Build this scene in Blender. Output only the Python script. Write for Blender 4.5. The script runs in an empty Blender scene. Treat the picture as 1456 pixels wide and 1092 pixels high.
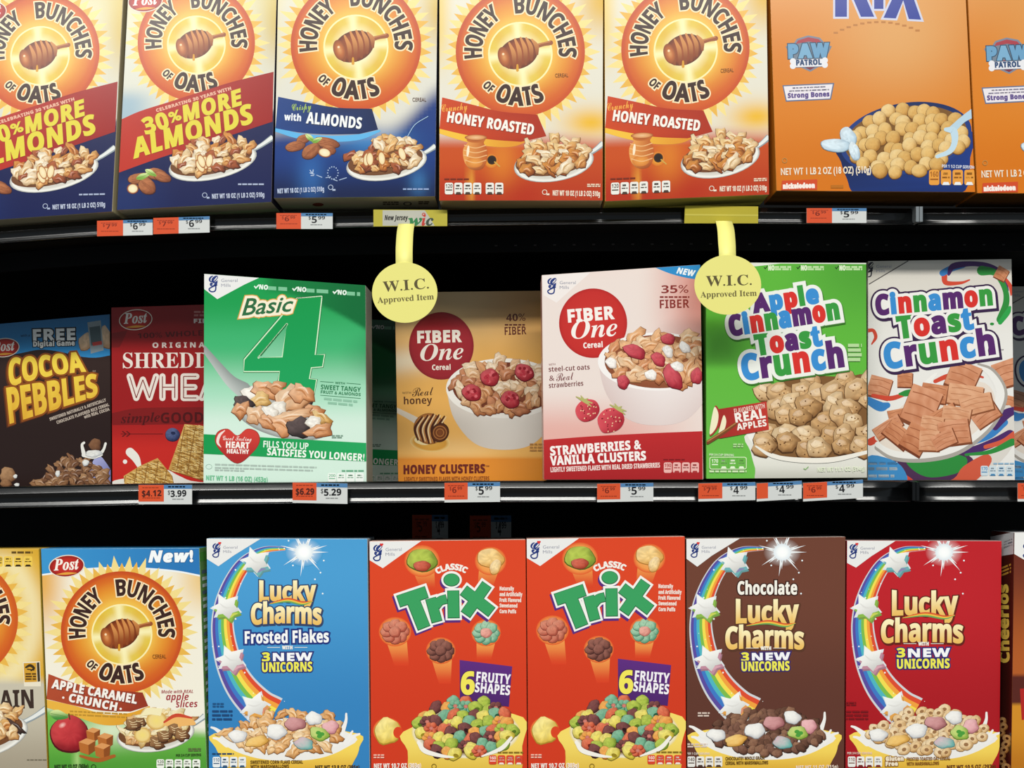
import bpy, bmesh, math, random
import numpy as np
from mathutils import Vector
from mathutils.geometry import tessellate_polygon, delaunay_2d_cdt

# ------------------------------------------------------------------ camera, world, lights, exposure
W, H, F = 1456.0, 1092.0, 1250.0            # photo frame and focal length in pixels
EYE = np.array((0.0, 0.0, 1.30))
SC = bpy.context.scene
COL = SC.collection
cam_data = bpy.data.cameras.new('camera')
cam_data.sensor_fit = 'HORIZONTAL'
cam_data.sensor_width = 36.0
cam_data.lens = 36.0 * F / W
cam_data.clip_start = 0.02
cam = bpy.data.objects.new('camera', cam_data)
cam.location = EYE
cam.rotation_euler = (math.pi / 2, 0, 0)
COL.objects.link(cam)
SC.camera = cam
SC.view_settings.view_transform = 'Standard'
SC.view_settings.look = 'None'
SC.view_settings.gamma = 1.0
SC.view_settings.use_curve_mapping = False
SC.view_settings.exposure = 0.0
world = bpy.data.worlds.new('store_air')
SC.world = world
world.use_nodes = True
world.node_tree.nodes['Background'].inputs[0].default_value = (0.80, 0.92, 1.0, 1)
world.node_tree.nodes['Background'].inputs[1].default_value = 0.25


def area_lamp(name, loc, size, power, colour, tilt=0.0):
    l = bpy.data.lights.new(name, 'AREA')
    l.shape = 'RECTANGLE'
    l.size, l.size_y = size
    l.energy = power
    l.color = colour
    o = bpy.data.objects.new(name, l)
    o.location = loc
    o.rotation_euler = (tilt, 0, 0)
    COL.objects.link(o)


# ceiling fluorescents: one long row high over the aisle, and a nearer fitting up to the left whose glare lies on the upper left boxes
area_lamp('ceiling_lamp_row', (-0.2, -4.2, 7.2), (8.5, 0.9), 1090, (1.0, 0.985, 0.93), 0)
area_lamp('ceiling_lamp_fitting', (-2.45, -1.50, 3.60), (1.9, 0.30), 29, (1.0, 0.985, 0.95), 0)


# ------------------------------------------------------------------ small maths
def lin(h):
    """'#rrggbb' to linear rgb"""
    if not isinstance(h, str):
        return np.array(h, float)
    v = np.array([int(h[i:i + 2], 16) for i in (1, 3, 5)], float) / 255
    return np.where(v <= .04045, v / 12.92, ((v + .055) / 1.055) ** 2.4)


def mix(a, b, t):
    return lin(a) * (1 - t) + lin(b) * t


def sst(a, b, x):
    t = min(1.0, max(0.0, (x - a) / (b - a)))
    return t * t * (3 - 2 * t)


def ray(px, py):
    return np.array(((px - W / 2) / F, 1.0, (H / 2 - py) / F))


def at(px, py, Y):
    return EYE + ray(px, py) * Y


def homography(src, dst):
    A, b = [], []
    for (x, y), (u, v) in zip(src, dst):
        A.append([x, y, 1, 0, 0, 0, -u * x, -u * y]); b.append(u)
        A.append([0, 0, 0, x, y, 1, -v * x, -v * y]); b.append(v)
    h = np.linalg.solve(np.array(A, float), np.array(b, float))
    return np.append(h, 1).reshape(3, 3)


def smooth(pts, n=6, closed=False):
    """Catmull-Rom through the points"""
    P = [np.array(p, float) for p in pts]
    out = []
    m = len(P)
    for i in range(m if closed else m - 1):
        p0 = P[(i - 1) % m] if closed or i > 0 else P[0] * 2 - P[1]
        p1, p2 = P[i], P[(i + 1) % m]
        p3 = P[(i + 2) % m] if closed or i + 2 < m else P[-1] * 2 - P[-2]
        for k in range(n):
            t = k / n
            out.append(.5 * ((2 * p1) + (p2 - p0) * t + (2 * p0 - 5 * p1 + 4 * p2 - p3) * t * t + (3 * p1 - p0 - 3 * p2 + p3) * t ** 3))
    if not closed:
        out.append(P[-1])
    return np.array(out)


# ------------------------------------------------------------------ materials
def material(name, build):
    m = bpy.data.materials.new(name)
    m.use_nodes = True
    nt = m.node_tree
    build(nt, nt.nodes['Principled BSDF'])
    return m


def print_mat(name, rough, spec):
    def b(nt, p):
        a = nt.nodes.new('ShaderNodeVertexColor')
        a.layer_name = 'ink'
        n = nt.nodes.new('ShaderNodeTexNoise')
        n.inputs['Scale'].default_value = 900
        mx = nt.nodes.new('ShaderNodeMix')
        mx.data_type = 'RGBA'
        mx.blend_type = 'OVERLAY'
        mx.inputs[0].default_value = .10
        nt.links.new(a.outputs['Color'], mx.inputs[6])
        nt.links.new(n.outputs['Fac'], mx.inputs[7])
        nt.links.new(mx.outputs[2], p.inputs['Base Color'])
        p.inputs['Roughness'].default_value = rough
        p.inputs['Specular IOR Level'].default_value = spec
    return material(name, b)


def plain(name, colour, rough=.5, metal=0.0, spec=.5):
    def b(nt, p):
        n = nt.nodes.new('ShaderNodeTexNoise')
        n.inputs['Scale'].default_value = 60
        r = nt.nodes.new('ShaderNodeMapRange')
        r.inputs[3].default_value = max(0, rough - .06)
        r.inputs[4].default_value = min(1, rough + .06)
        nt.links.new(n.outputs['Fac'], r.inputs[0])
        nt.links.new(r.outputs[0], p.inputs['Roughness'])
        p.inputs['Base Color'].default_value = (*lin(colour), 1)
        p.inputs['Metallic'].default_value = metal
        p.inputs['Specular IOR Level'].default_value = spec
    return material(name, b)


INK = print_mat('coated_board_print', .24, .40)
PAPER = print_mat('label_paper_print', .5, .35)
M_BLACK = plain('black_shelf_paint', '#08090a', .6, 0, .10)
M_LIP = plain('black_channel_plastic', '#08090a', .20, 0, .5)
M_CHROME = plain('bright_channel_joint', '#b9bec0', .3, .8)
M_BACK = plain('black_back_panel', '#06080a', .75, 0, .15)
M_FLOOR = plain('dim_floor_tile', '#4a4844', .5)


# ------------------------------------------------------------------ objects
def tag(o, label=None, cat=None, group=None, kind=None):
    for k, v in (('label', label), ('category', cat), ('group', group), ('kind', kind)):
        if v:
            o[k] = v
    return o


def empty(name, loc):
    o = bpy.data.objects.new(name, None)
    o.empty_display_size = .02
    o.location = loc
    COL.objects.link(o)
    return o


def mesh_obj(name, verts, faces, mat, parent=None, cols=None, origin=(0, 0, 0)):
    me = bpy.data.meshes.new(name)
    me.from_pydata([tuple(v) for v in verts], [], faces)
    if cols is not None:
        at_ = me.color_attributes.new('ink', 'FLOAT_COLOR', 'POINT')
        c = np.ones((len(verts), 4), np.float32)
        c[:, :3] = cols
        at_.data.foreach_set('color', c.ravel())
    me.materials.append(mat)
    o = bpy.data.objects.new(name, me)
    o.location = origin
    COL.objects.link(o)
    if parent is not None:
        o.parent = parent
    return o


# ------------------------------------------------------------------ lettering: glyph outlines from the built-in font
FONTS = {'r': None, 'b': (0x1D5D4, 0x1D5EE, 0x1D7EC), 'i': (0x1D63C, 0x1D656, 0x1D7EC), 's': (0x1D400, 0x1D41A, 0x1D7CE),
         'j': (0x1D468, 0x1D482, 0x1D7CE), 'c': (0x1D4D0, 0x1D4EA, 0x1D7EC)}
USED = {'b': '0123456789ABCDEFGHIKLMNOPRSTUVWYZabcdefghiklmnoprstuvwxy', 'c': 'CGRTaceghilnprstuyH', 'i': '03ADEJLMNORSWacdehilprstwyH', 'j': 'OPceilmnopstwH', 's': 'ACDEHIRSWdemoprtv'}
CHARS = 'ABCDEFGHIJKLMNOPQRSTUVWXYZabcdefghijklmnopqrstuvwxyz0123456789'
GLYPH, CAP = {}, {}


def load_glyphs():
    todo, rows = [], []
    for f, base in FONTS.items():
        for ch in USED.get(f, CHARS + '!%&$().,/-+\'\u2122\u2713'):
            u = ch
            if base:
                k = CHARS.index(ch)
                u = chr(base[0] + k if k < 26 else base[1] + k - 26 if k < 52 else base[2] + k - 52)
            todo.append((f, ch, len(rows)))
            rows += [u, u + '|']
    bar = len(rows)
    rows.append('|')
    objs, STEP_, PER = [], 3.0, 40
    for i in range(0, len(rows), PER):
        c = bpy.data.curves.new('g', 'FONT')
        c.body = '\n'.join(rows[i:i + PER])
        c.size = 1
        c.space_line = STEP_
        c.resolution_u = 3
        o = bpy.data.objects.new('g', c)
        COL.objects.link(o)
        objs.append(o)
    bpy.context.view_layer.update()
    dg = bpy.context.evaluated_depsgraph_get()
    got = {}
    for bi, o in enumerate(objs):
        ev = o.evaluated_get(dg)
        me = ev.to_mesh()
        v = np.array([q.co[:2] for q in me.vertices])
        row = np.round((.3 - v[:, 1]) / STEP_ ).astype(int)
        fs = [tuple(p.vertices) for p in me.polygons]
        ev.to_mesh_clear()
        for r in np.unique(row):
            idx = np.nonzero(row == r)[0]
            mp = {int(k): n for n, k in enumerate(idx)}
            got[bi * PER + int(r)] = (v[idx] + (0, r * STEP_), [tuple(mp[k] for k in q) for q in fs if q[0] in mp])

    def grab(r):
        return got[r]
    bx = grab(bar)[0][:, 0].max()
    for f, ch, r in todo:
        v, fs = grab(r)
        v2, _ = grab(r + 1)
        keys, idx, out = {}, [], []
        for p in v:
            k = (round(p[0], 5), round(p[1], 5))
            if k not in keys:
                keys[k] = len(out)
                out.append(p)
            idx.append(keys[k])
        fs = [tuple(idx[i] for i in q) for q in fs]
        fs = [q for q in fs if len(set(q)) == len(q)]
        v = np.array(out)
        fixed = []
        for q in fs:
            a = sum(v[q[i]][0] * v[q[(i + 1) % len(q)]][1] - v[q[(i + 1) % len(q)]][0] * v[q[i]][1] for i in range(len(q)))
            fixed.append(q if a > 0 else q[::-1])
        half = {}
        for q in fixed:
            for i in range(len(q)):
                half[(q[i], q[(i + 1) % len(q)])] = 1
        nxt = {}
        for a, b in half:
            if (b, a) not in half:
                nxt.setdefault(a, []).append(b)
        loops = []
        while nxt:
            a = next(iter(nxt))
            loop = [a]
            while True:
                l = nxt.get(loop[-1])
                if not l:
                    break
                b = l.pop()
                if not l:
                    del nxt[loop[-1]]
                if b == loop[0]:
                    break
                loop.append(b)
            if len(loop) > 2:
                loops.append(loop)
        GLYPH[(f, ch)] = (v, fixed, loops, v2[:, 0].max() - bx)
    for o in objs:
        c = o.data
        bpy.data.objects.remove(o)
        bpy.data.curves.remove(c)
    for f in FONTS:
        CAP[f] = GLYPH[(f, 'H')][0][:, 1].max()


load_glyphs()
SPACE = .27


def union(v, faces):
    """overlapping polygons to one sheet of triangles"""
    tri = []
    for q in faces:
        for k in range(1, len(q) - 1):
            a, b, c = q[0], q[k], q[k + 1]
            ar = (v[b][0] - v[a][0]) * (v[c][1] - v[a][1]) - (v[c][0] - v[a][0]) * (v[b][1] - v[a][1])
            if abs(ar) > 1e-6:
                tri.append((a, b, c) if ar > 0 else (a, c, b))
    try:
        r = delaunay_2d_cdt([Vector((float(p[0]), float(p[1]))) for p in v], [], tri, 1, 1e-5)
    except Exception:
        return v, faces
    keep = [tuple(f) for f, o in zip(r[2], r[5]) if o]
    return [tuple(p) for p in r[0]], keep


class Art:
    """Flat print on one face of a thing: parts of it pile up in thin layers on the plane through P0 with normal N."""
    STEP = 2.0e-6

    def __init__(s, P0, N, quad, root, mat=INK, Hm=None, z0=1.5e-4):
        s.P0, s.N, s.quad, s.root, s.mat, s.H, s.z0 = P0, N, quad, root, mat, Hm, z0
        s.fr = (0, 0, 1)
        s.parts, s.order, s.cur, s.layer = {}, [], None, 0

    def frame(s, ox, oy, k):
        s.fr = (ox, oy, k)

    UNDER = {'dipper_roundel': ('sun_emblem',), 'honey_dipper': ('sun_emblem',), 'banner_lettering': ('flavour_banner', 'more_nuts_banner'), 'cereal_picture': ('bowl_picture', 'painted_bowl_picture'),
             'milk_splash': ('bowl_picture',), 'badge_lettering': ('maker_badge', 'heart_badge', 'programme_badge', 'brand_roundel'), 'corner_mark': ('maker_corner',), 'sign_lettering': ('shapes_sign',), 'band_lettering': ('claim_band', 'flavour_band', 'apple_label', 'bone_claim_plaque', 'channel_logo', 'free_game_header', 'new_flash', 'blue_header')}

    def part(s, name, label=None, again=False, under=None):
        key = name
        while again and key in s.parts:
            key += '+'
        if key not in s.parts:
            s.parts[key] = dict(v=[], f=[], c=[], n=0, label=label, under=under)
            s.order.append(key)
        s.cur = s.parts[key]
        return s

    def to_px(s, v):
        v = np.asarray(v, float)
        ox, oy, k = s.fr
        p = np.stack([ox + v[:, 0] / k, oy + v[:, 1] / k], 1)
        if s.H is not None:
            q = np.c_[p, np.ones(len(p))] @ s.H.T
            p = q[:, :2] / q[:, 2:]
        return p

    def to_world(s, p, z):
        d = np.stack([(p[:, 0] - W / 2) / F, np.ones(len(p)), (H / 2 - p[:, 1]) / F], 1)
        t = ((s.P0 - EYE) @ s.N) / (d @ s.N)
        return EYE + d * t[:, None] + s.N * z

    def add(s, v, faces, col, newlayer=True):
        v = np.asarray(v, float)
        if newlayer:
            s.layer += 1
        w = s.to_world(s.to_px(v), s.z0 + s.layer * s.STEP)
        if callable(col):
            c = np.array([lin(col(x, y)) for x, y in v])
        else:
            c = np.array(col, float) if not isinstance(col, str) and np.ndim(col) == 2 else np.tile(lin(col), (len(v), 1))
        d = s.cur
        n = d['n']
        d['v'].append(w)
        d['c'].append(c)
        d['f'].extend([tuple(i + n for i in q) for q in faces])
        d['n'] += len(v)

    # --- shapes
    def field(s, quad, nx, ny, fn):
        (a, b, c, d) = [np.array(q, float) for q in quad]
        v, f = [], []
        for j in range(ny + 1):
            for i in range(nx + 1):
                u, w = i / nx, j / ny
                v.append((a * (1 - u) + b * u) * (1 - w) + (d * (1 - u) + c * u) * w)
        for j in range(ny):
            for i in range(nx):
                k = j * (nx + 1) + i
                f.append((k, k + nx + 1, k + nx + 2, k + 1))
        s.add(v, f, fn)

    def poly(s, pts, col, newlayer=True):
        pts = np.asarray(pts, float)
        tr = tessellate_polygon([[Vector((p[0], p[1], 0)) for p in pts]])
        s.add(pts, [tuple(t) for t in tr], col, newlayer)

    def disc(s, cx, cy, rx, ry=None, rot=0, stops=None, col=None, n=36, fn=None):
        """stops: list of (radius 0..1, colour)"""
        ry = rx if ry is None else ry
        ca, sa = math.cos(math.radians(rot)), math.sin(math.radians(rot))
        if stops is None:
            stops = [(0, col), (1, col)]
        v, c, f = [], [], []
        v.append((cx, cy)); c.append(lin(stops[0][1]) if fn is None else lin(fn(cx, cy)))
        for r, k in stops[1:]:
            for i in range(n):
                a = 2 * math.pi * i / n
                x, y = rx * r * math.cos(a), ry * r * math.sin(a)
                p = (cx + x * ca - y * sa, cy + x * sa + y * ca)
                v.append(p)
                c.append(lin(k) if fn is None else lin(fn(*p)))
        for i in range(n):
            f.append((0, 1 + i, 1 + (i + 1) % n))
        for m in range(len(stops) - 2):
            b = 1 + m * n
            for i in range(n):
                f.append((b + i, b + n + i, b + n + (i + 1) % n, b + (i + 1) % n))
        s.add(v, f, np.array(c))

    def ring(s, cx, cy, r0, r1, col, k=1.0, n=48):
        v = []
        for i in range(n):
            a = 2 * math.pi * i / n
            v += [(cx + r0 * math.cos(a), cy + r0 * k * math.sin(a)), (cx + r1 * math.cos(a), cy + r1 * k * math.sin(a))]
        f = [(2 * i, 2 * i + 1, (2 * i + 3) % (2 * n), (2 * i + 2) % (2 * n)) for i in range(n)]
        s.add(v, f, col)

    def stroke(s, pts, w, col, sm=True, cap=True, n=6):
        """a ribbon along pts; w a width or widths per point"""
        pts = np.asarray(pts, float)
        ws = np.full(len(pts), w, float) if np.isscalar(w) else np.asarray(w, float)
        if sm and len(pts) > 2:
            q = smooth(np.c_[pts, ws], n)
            pts, ws = q[:, :2], np.maximum(q[:, 2], 0.05)
        t = np.gradient(pts, axis=0)
        t /= np.maximum(np.linalg.norm(t, axis=1), 1e-9)[:, None]
        nn = np.c_[-t[:, 1], t[:, 0]]
        v = np.empty((2 * len(pts), 2))
        v[0::2] = pts + nn * ws[:, None] / 2
        v[1::2] = pts - nn * ws[:, None] / 2
        f = [(2 * i, 2 * i + 1, 2 * i + 3, 2 * i + 2) for i in range(len(pts) - 1)]
        v = list(map(tuple, v))
        if cap:
            for e, sg in ((0, -1), (-1, 1)):
                b = len(v)
                a0 = math.atan2(t[e][1] * sg, t[e][0] * sg)
                v += [(pts[e][0] + ws[e] / 2 * math.cos(a0 + k * math.pi / 6), pts[e][1] + ws[e] / 2 * math.sin(a0 + k * math.pi / 6)) for k in range(-3, 4)]
                f.append(tuple(range(b, b + 7)))
        s.add(v, f, col)

    def ribbon(s, pts, ws, cols, n=7):
        """side by side colour strips along a path"""
        q = smooth(np.c_[np.asarray(pts, float), np.asarray(ws, float)], n)
        p, w = q[:, :2], q[:, 2]
        t = np.gradient(p, axis=0)
        t /= np.linalg.norm(t, axis=1)[:, None]
        nn = np.c_[-t[:, 1], t[:, 0]]
        m = len(cols)
        for k, c in enumerate(cols):
            a = p + nn * (w * (k / m - .5))[:, None]
            b = p + nn * (w * ((k + 1.0) / m - .5))[:, None]
            v = np.empty((2 * len(p), 2)); v[0::2], v[1::2] = a, b
            s.add(v, [(2 * i, 2 * i + 1, 2 * i + 3, 2 * i + 2) for i in range(len(p) - 1)], c, k == 0)

    def bars(s, x0, x1, ys, h, col, seed=1, slope=0.0):
        """a line of illegible small print: short word-long dashes"""
        r = random.Random(seed)
        for y in ys:
            x = x0
            while x < x1 - 2:
                w = min(h * r.uniform(1.5, 4.5), x1 - x)
                dy, dy2 = (x - x0) * slope, (x + w - x0) * slope
                s.poly([(x, y + dy), (x + w, y + dy2), (x + w, y + dy2 - h), (x, y + dy - h)], col, False)
                x += w + h * .55

    def rbox(s, x0, y0, x1, y1, r, col):
        p = []
        for cx, cy, a in ((x1 - r, y0 + r, -90), (x1 - r, y1 - r, 0), (x0 + r, y1 - r, 90), (x0 + r, y0 + r, 180)):
            p += [(cx + r * math.cos(math.radians(a + k * 30)), cy + r * math.sin(math.radians(a + k * 30))) for k in range(4)]
        s.poly(p, col)

    def text(s, txt, p0, p1, h, col, font='b', bold=0, out=(), shear=0, arc=None, warp=None, cols=None, space=0.0, shadow=None):
        """lettering from baseline point p0 to p1, capital height h; arc=(cx, cy, r, a0, a1) in degrees, negative h for the lower arc"""
        x, lay = 0.0, []
        if bold and warp is None and arc is None:
            space += 1.3 * bold * CAP[font] / abs(h)
        for ch in txt:
            if ch == ' ':
                x += SPACE + space
                continue
            key = (font, ch) if (font, ch) in GLYPH else ('r', ch)
            g = GLYPH[key]
            sc = CAP[font] / CAP['r'] if key[0] != font else 1.0
            lay.append((x, g, sc))
            x += g[3] * sc + space
        lo = lay[0][0] + lay[0][1][0][:, 0].min() * lay[0][2]
        hi = max(a + g[0][:, 0].max() * k for a, g, k in lay)
        cap = CAP[font]
        p0 = np.array(p0, float) if p0 is not None else None
        if arc is None and warp is None:
            e = np.array(p1, float) - p0
            L = np.linalg.norm(e)
            d = e / L
            up = np.array((d[1], -d[0]))

            def warp(u, y):
                return p0 + np.outer(u * L + shear * y * h, d) + np.outer(y * h, up)
        elif warp is None:
            cx, cy, r, a0, a1 = arc

            def warp(u, y):
                a = np.radians(a0 + (a1 - a0) * u)
                rr = r + y * h
                return np.c_[cx + rr * np.cos(a), cy - rr * np.sin(a)]
        placed = []
        for k, (a, g, sc) in enumerate(lay):
            v = g[0] * sc
            placed.append((warp((v[:, 0] + a - lo) / (hi - lo), v[:, 1] / cap), g[1], g[2]))

        def rings(width, colr, dx=0, dy=0):
            vv, ff = [], []
            for v, fs, loops in placed:
                b0 = len(vv)
                vv += [tuple(q + (dx, dy)) for q in v]
                ff += [tuple(i + b0 for i in q) for q in fs]
                for lp in loops:
                    P = v[lp]
                    e = np.roll(P, -1, 0) - P
                    e /= np.maximum(np.linalg.norm(e, axis=1), 1e-9)[:, None]
                    nr = np.c_[e[:, 1], -e[:, 0]]
                    m = nr + np.roll(nr, 1, 0)
                    l2 = np.maximum((m * m).sum(1), .9)
                    O = P + m * (2 / l2)[:, None] * width * orient
                    b, k = len(vv), len(lp)
                    vv += [tuple(q + (dx, dy)) for q in P] + [tuple(q + (dx, dy)) for q in O]
                    ff += [(b + i, b + k + i, b + k + (i + 1) % k, b + (i + 1) % k) for i in range(k)]
            vv, ff = union(vv, ff)
            s.add(vv, ff, colr)
        # the screen-space turn of the glyph outlines tells which side is outward
        v, fs, _ = placed[0]
        q = fs[0]
        ar = sum(v[q[i]][0] * v[q[(i + 1) % len(q)]][1] - v[q[(i + 1) % len(q)]][0] * v[q[i]][1] for i in range(len(q)))
        orient = 1 if ar > 0 else -1
        if shadow:
            rings(*shadow)
        for w, c in out:
            rings(w + bold, c)
        s.layer += 1
        for k, (v, fs, loops) in enumerate(placed):
            c = cols[k % len(cols)] if cols else col
            if bold:
                keep = placed
                placed = [keep[k]]
                z = s.layer
                rings(bold, c)
                s.layer = z + .17
                placed = keep
            else:
                s.add(v, fs, c, False)
        s.layer = math.ceil(s.layer) + 1

    # --- printed food
    def blob(s, cx, cy, rx, ry, rot, cols, seed, jag=.12, n=14, lx=-.5, ly=-.65, grain=.15):
        """an irregular morsel: cols = light, middle, edge"""
        r = random.Random(seed)
        ca, sa = math.cos(math.radians(rot)), math.sin(math.radians(rot))
        ph = [r.uniform(0, 6.28) for _ in range(3)]
        A, B, E = (lin(c) for c in cols)
        v, c, f = [], [], []

        def tone(u, w, rad):
            l = u * lx + w * ly
            t = max(0, min(1, .5 + 1.0 * l * rad + r.uniform(-.12, .12)))
            k = A * t + B * (1 - t)
            e = max(0, rad - .5) / .5 * (.62 if l < .05 else .28)
            k = k * (1 - e) + E * e
            return np.clip(k * (1 + r.uniform(-grain, grain)), 0, 1)
        v.append((cx, cy)); c.append(tone(0, 0, 0))
        RR = (.3, .55, .8, 1.0)
        ks = [1 + jag * (math.sin(2 * math.pi * i / n * 2 + ph[0]) * .5 + math.sin(2 * math.pi * i / n * 3 + ph[1]) * .5 + math.sin(2 * math.pi * i / n * 5 + ph[2]) * .6) for i in range(n)]
        for rad in RR:
            for i in range(n):
                a = 2 * math.pi * i / n
                u, w = math.cos(a) * rad, math.sin(a) * rad
                x, y = u * ks[i] * rx, w * ks[i] * ry
                X, Y = x * ca - y * sa, x * sa + y * ca
                v.append((cx + X, cy + Y))
                c.append(tone(X / max(rx, ry), Y / max(rx, ry), rad))
        for i in range(n):
            f.append((0, 1 + i, 1 + (i + 1) % n))
            for m in range(len(RR) - 1):
                b = 1 + m * n
                f.append((b + i, b + n + i, b + n + (i + 1) % n, b + (i + 1) % n))
        rim = 1 + (len(RR) - 1) * n
        u = np.array(v[rim:]) - (cx, cy)
        s.add(np.array((cx, cy)) + u * 1.06 + (0, .05 * ry), [tuple(range(n))], E * .7)
        s.add(v, f, np.array(c))

    def flake(s, cx, cy, rx, ry, rot, cols, seed):
        """a curled flake: ragged outline, bright ridge and dark fold"""
        r = random.Random(seed * 3 + 1)
        s.blob(cx, cy, rx, ry, rot, cols, seed, .30, 15, grain=.17)
        ca, sa = math.cos(math.radians(rot)), math.sin(math.radians(rot))
        T = lambda u, v: (cx + u * rx * ca - v * ry * sa, cy + u * rx * sa + v * ry * ca)
        b = r.uniform(-.3, .3)
        w = min(rx, ry)
        s.stroke([T(-.62, b + .25), T(-.1, b - .05), T(.55, b + .3)], [w * .05, w * .22, w * .06], mix(cols[1], cols[2], .38), cap=False, n=3)
        s.stroke([T(-.55, b - .12), T(-.05, b - .42), T(.5, b - .1)], [w * .05, w * .24, w * .05], mix(cols[0], '#ffffff', .18), cap=False, n=3)

    def loop_bit(s, cx, cy, r, rot, cols, seed, hole='#6b4a2a', k=.8):
        s.blob(cx, cy, r, r * k, rot, cols, seed, .05)
        s.disc(cx, cy, r * .36, r * .36 * k, rot, col=hole, n=10)

    def slab(s, cx, cy, w, h, rot, cols, seed, lines=0):
        """a square of toasted cereal with a thickness edge"""
        r = random.Random(seed)
        ca, sa = math.cos(math.radians(rot)), math.sin(math.radians(rot))

        def T(x, y):
            return (cx + x * ca - y * sa, cy + x * sa + y * ca)
        j = lambda: r.uniform(-.07, .07)
        q = [(-w / 2 * (1 + j()), -h / 2 * (1 + j())), (w / 2 * (1 + j()), -h / 2 * (1 + j())), (w / 2 * (1 + j()), h / 2 * (1 + j())), (-w / 2 * (1 + j()), h / 2 * (1 + j()))]
        s.poly([T(x * 1.05 + 2, y * 1.05 + h * .07) for x, y in q], cols[2])
        A, B = lin(cols[0]), lin(cols[1])
        n = 6
        v, f, c = [], [], []
        for jj in range(n + 1):
            for ii in range(n + 1):
                u, t = ii / n, jj / n
                x = (q[0][0] * (1 - u) + q[1][0] * u) * (1 - t) + (q[3][0] * (1 - u) + q[2][0] * u) * t
                y = (q[0][1] * (1 - u) + q[1][1] * u) * (1 - t) + (q[3][1] * (1 - u) + q[2][1] * u) * t
                v.append(T(x, y))
                k = r.random() * .7 + .3 * (1 - t)
                c.append((A * k + B * (1 - k)))
        for jj in range(n):
            for ii in range(n):
                k = jj * (n + 1) + ii
                f.append((k, k + n + 1, k + n + 2, k + 1))
        s.add(v, f, np.array(c))
        for i in range(lines):
            y = -h / 2 + h * (i + .7) / (lines + .4)
            s.stroke([T(-w * .44, y + 3), T(0, y - 3), T(w * .44, y + 2)], max(1.5, h * .03), mix(cols[1], cols[2], .45), cap=False, n=3)

    def pile(s, inside, box, pitch, seed, make):
        """pack morsels over a region, back rows first"""
        r = random.Random(seed)
        x0, y0, x1, y1 = box
        y, row = y0, 0
        k = 0
        while y <= y1:
            x = x0 + (row % 2) * pitch / 2
            while x <= x1:
                px, py = x + r.uniform(-.3, .3) * pitch, y + r.uniform(-.25, .25) * pitch
                if inside(px, py):
                    make(px, py, r, k)
                    k += 1
                x += pitch
            y += pitch * .72
            row += 1

    # --- put the meshes in the scene
    def build(s, clip=True):
        org = np.array(s.root.location)
        made = {}
        for key in s.order:
            d = s.parts[key]
            if not d['n']:
                continue
            name = key.rstrip('+')
            v = np.concatenate(d['v']) - org
            up = [made[p] for p in ((d['under'],) if d['under'] else s.UNDER.get(name, ())) if p in made]
            o = made[key] = mesh_obj(name, v, d['f'], s.mat, up[0] if up else s.root, np.concatenate(d['c']))
            if d['label']:
                o['label'] = d['label']
            me = o.data
            bm = bmesh.new()
            bm.from_mesh(me)
            if clip:
                P = s.to_world(np.array(s.quad, float), 0) - org
                cen = P.mean(0)
                for i in range(4):
                    a, b = P[i], P[(i + 1) % 4]
                    nr = np.cross(b - a, s.N)
                    nr /= np.linalg.norm(nr)
                    if nr @ (cen - a) > 0:
                        nr = -nr
                    bmesh.ops.bisect_plane(bm, geom=bm.verts[:] + bm.edges[:] + bm.faces[:], dist=1e-7, plane_co=Vector(a - nr * 4e-4), plane_no=Vector(nr), clear_outer=True)
            n = Vector(s.N)
            for fc in bm.faces:
                fc.normal_update()
                if fc.normal.dot(n) < 0:
                    fc.normal_flip()
            bm.to_mesh(me)
            bm.free()


def inside_poly(pts):
    P = [tuple(p) for p in pts]

    def f(x, y):
        r = False
        j = len(P) - 1
        for i in range(len(P)):
            (xi, yi), (xj, yj) = P[i], P[j]
            if (yi > y) != (yj > y) and x < (xj - xi) * (y - yi) / (yj - yi) + xi:
                r = not r
            j = i
        return r
    return f


def inside_ell(cx, cy, rx, ry, rot=0):
    ca, sa = math.cos(math.radians(rot)), math.sin(math.radians(rot))

    def f(x, y):
        u, v = x - cx, y - cy
        a, b = u * ca + v * sa, -u * sa + v * ca
        return (a / rx) ** 2 + (b / ry) ** 2 < 1
    return f


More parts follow.
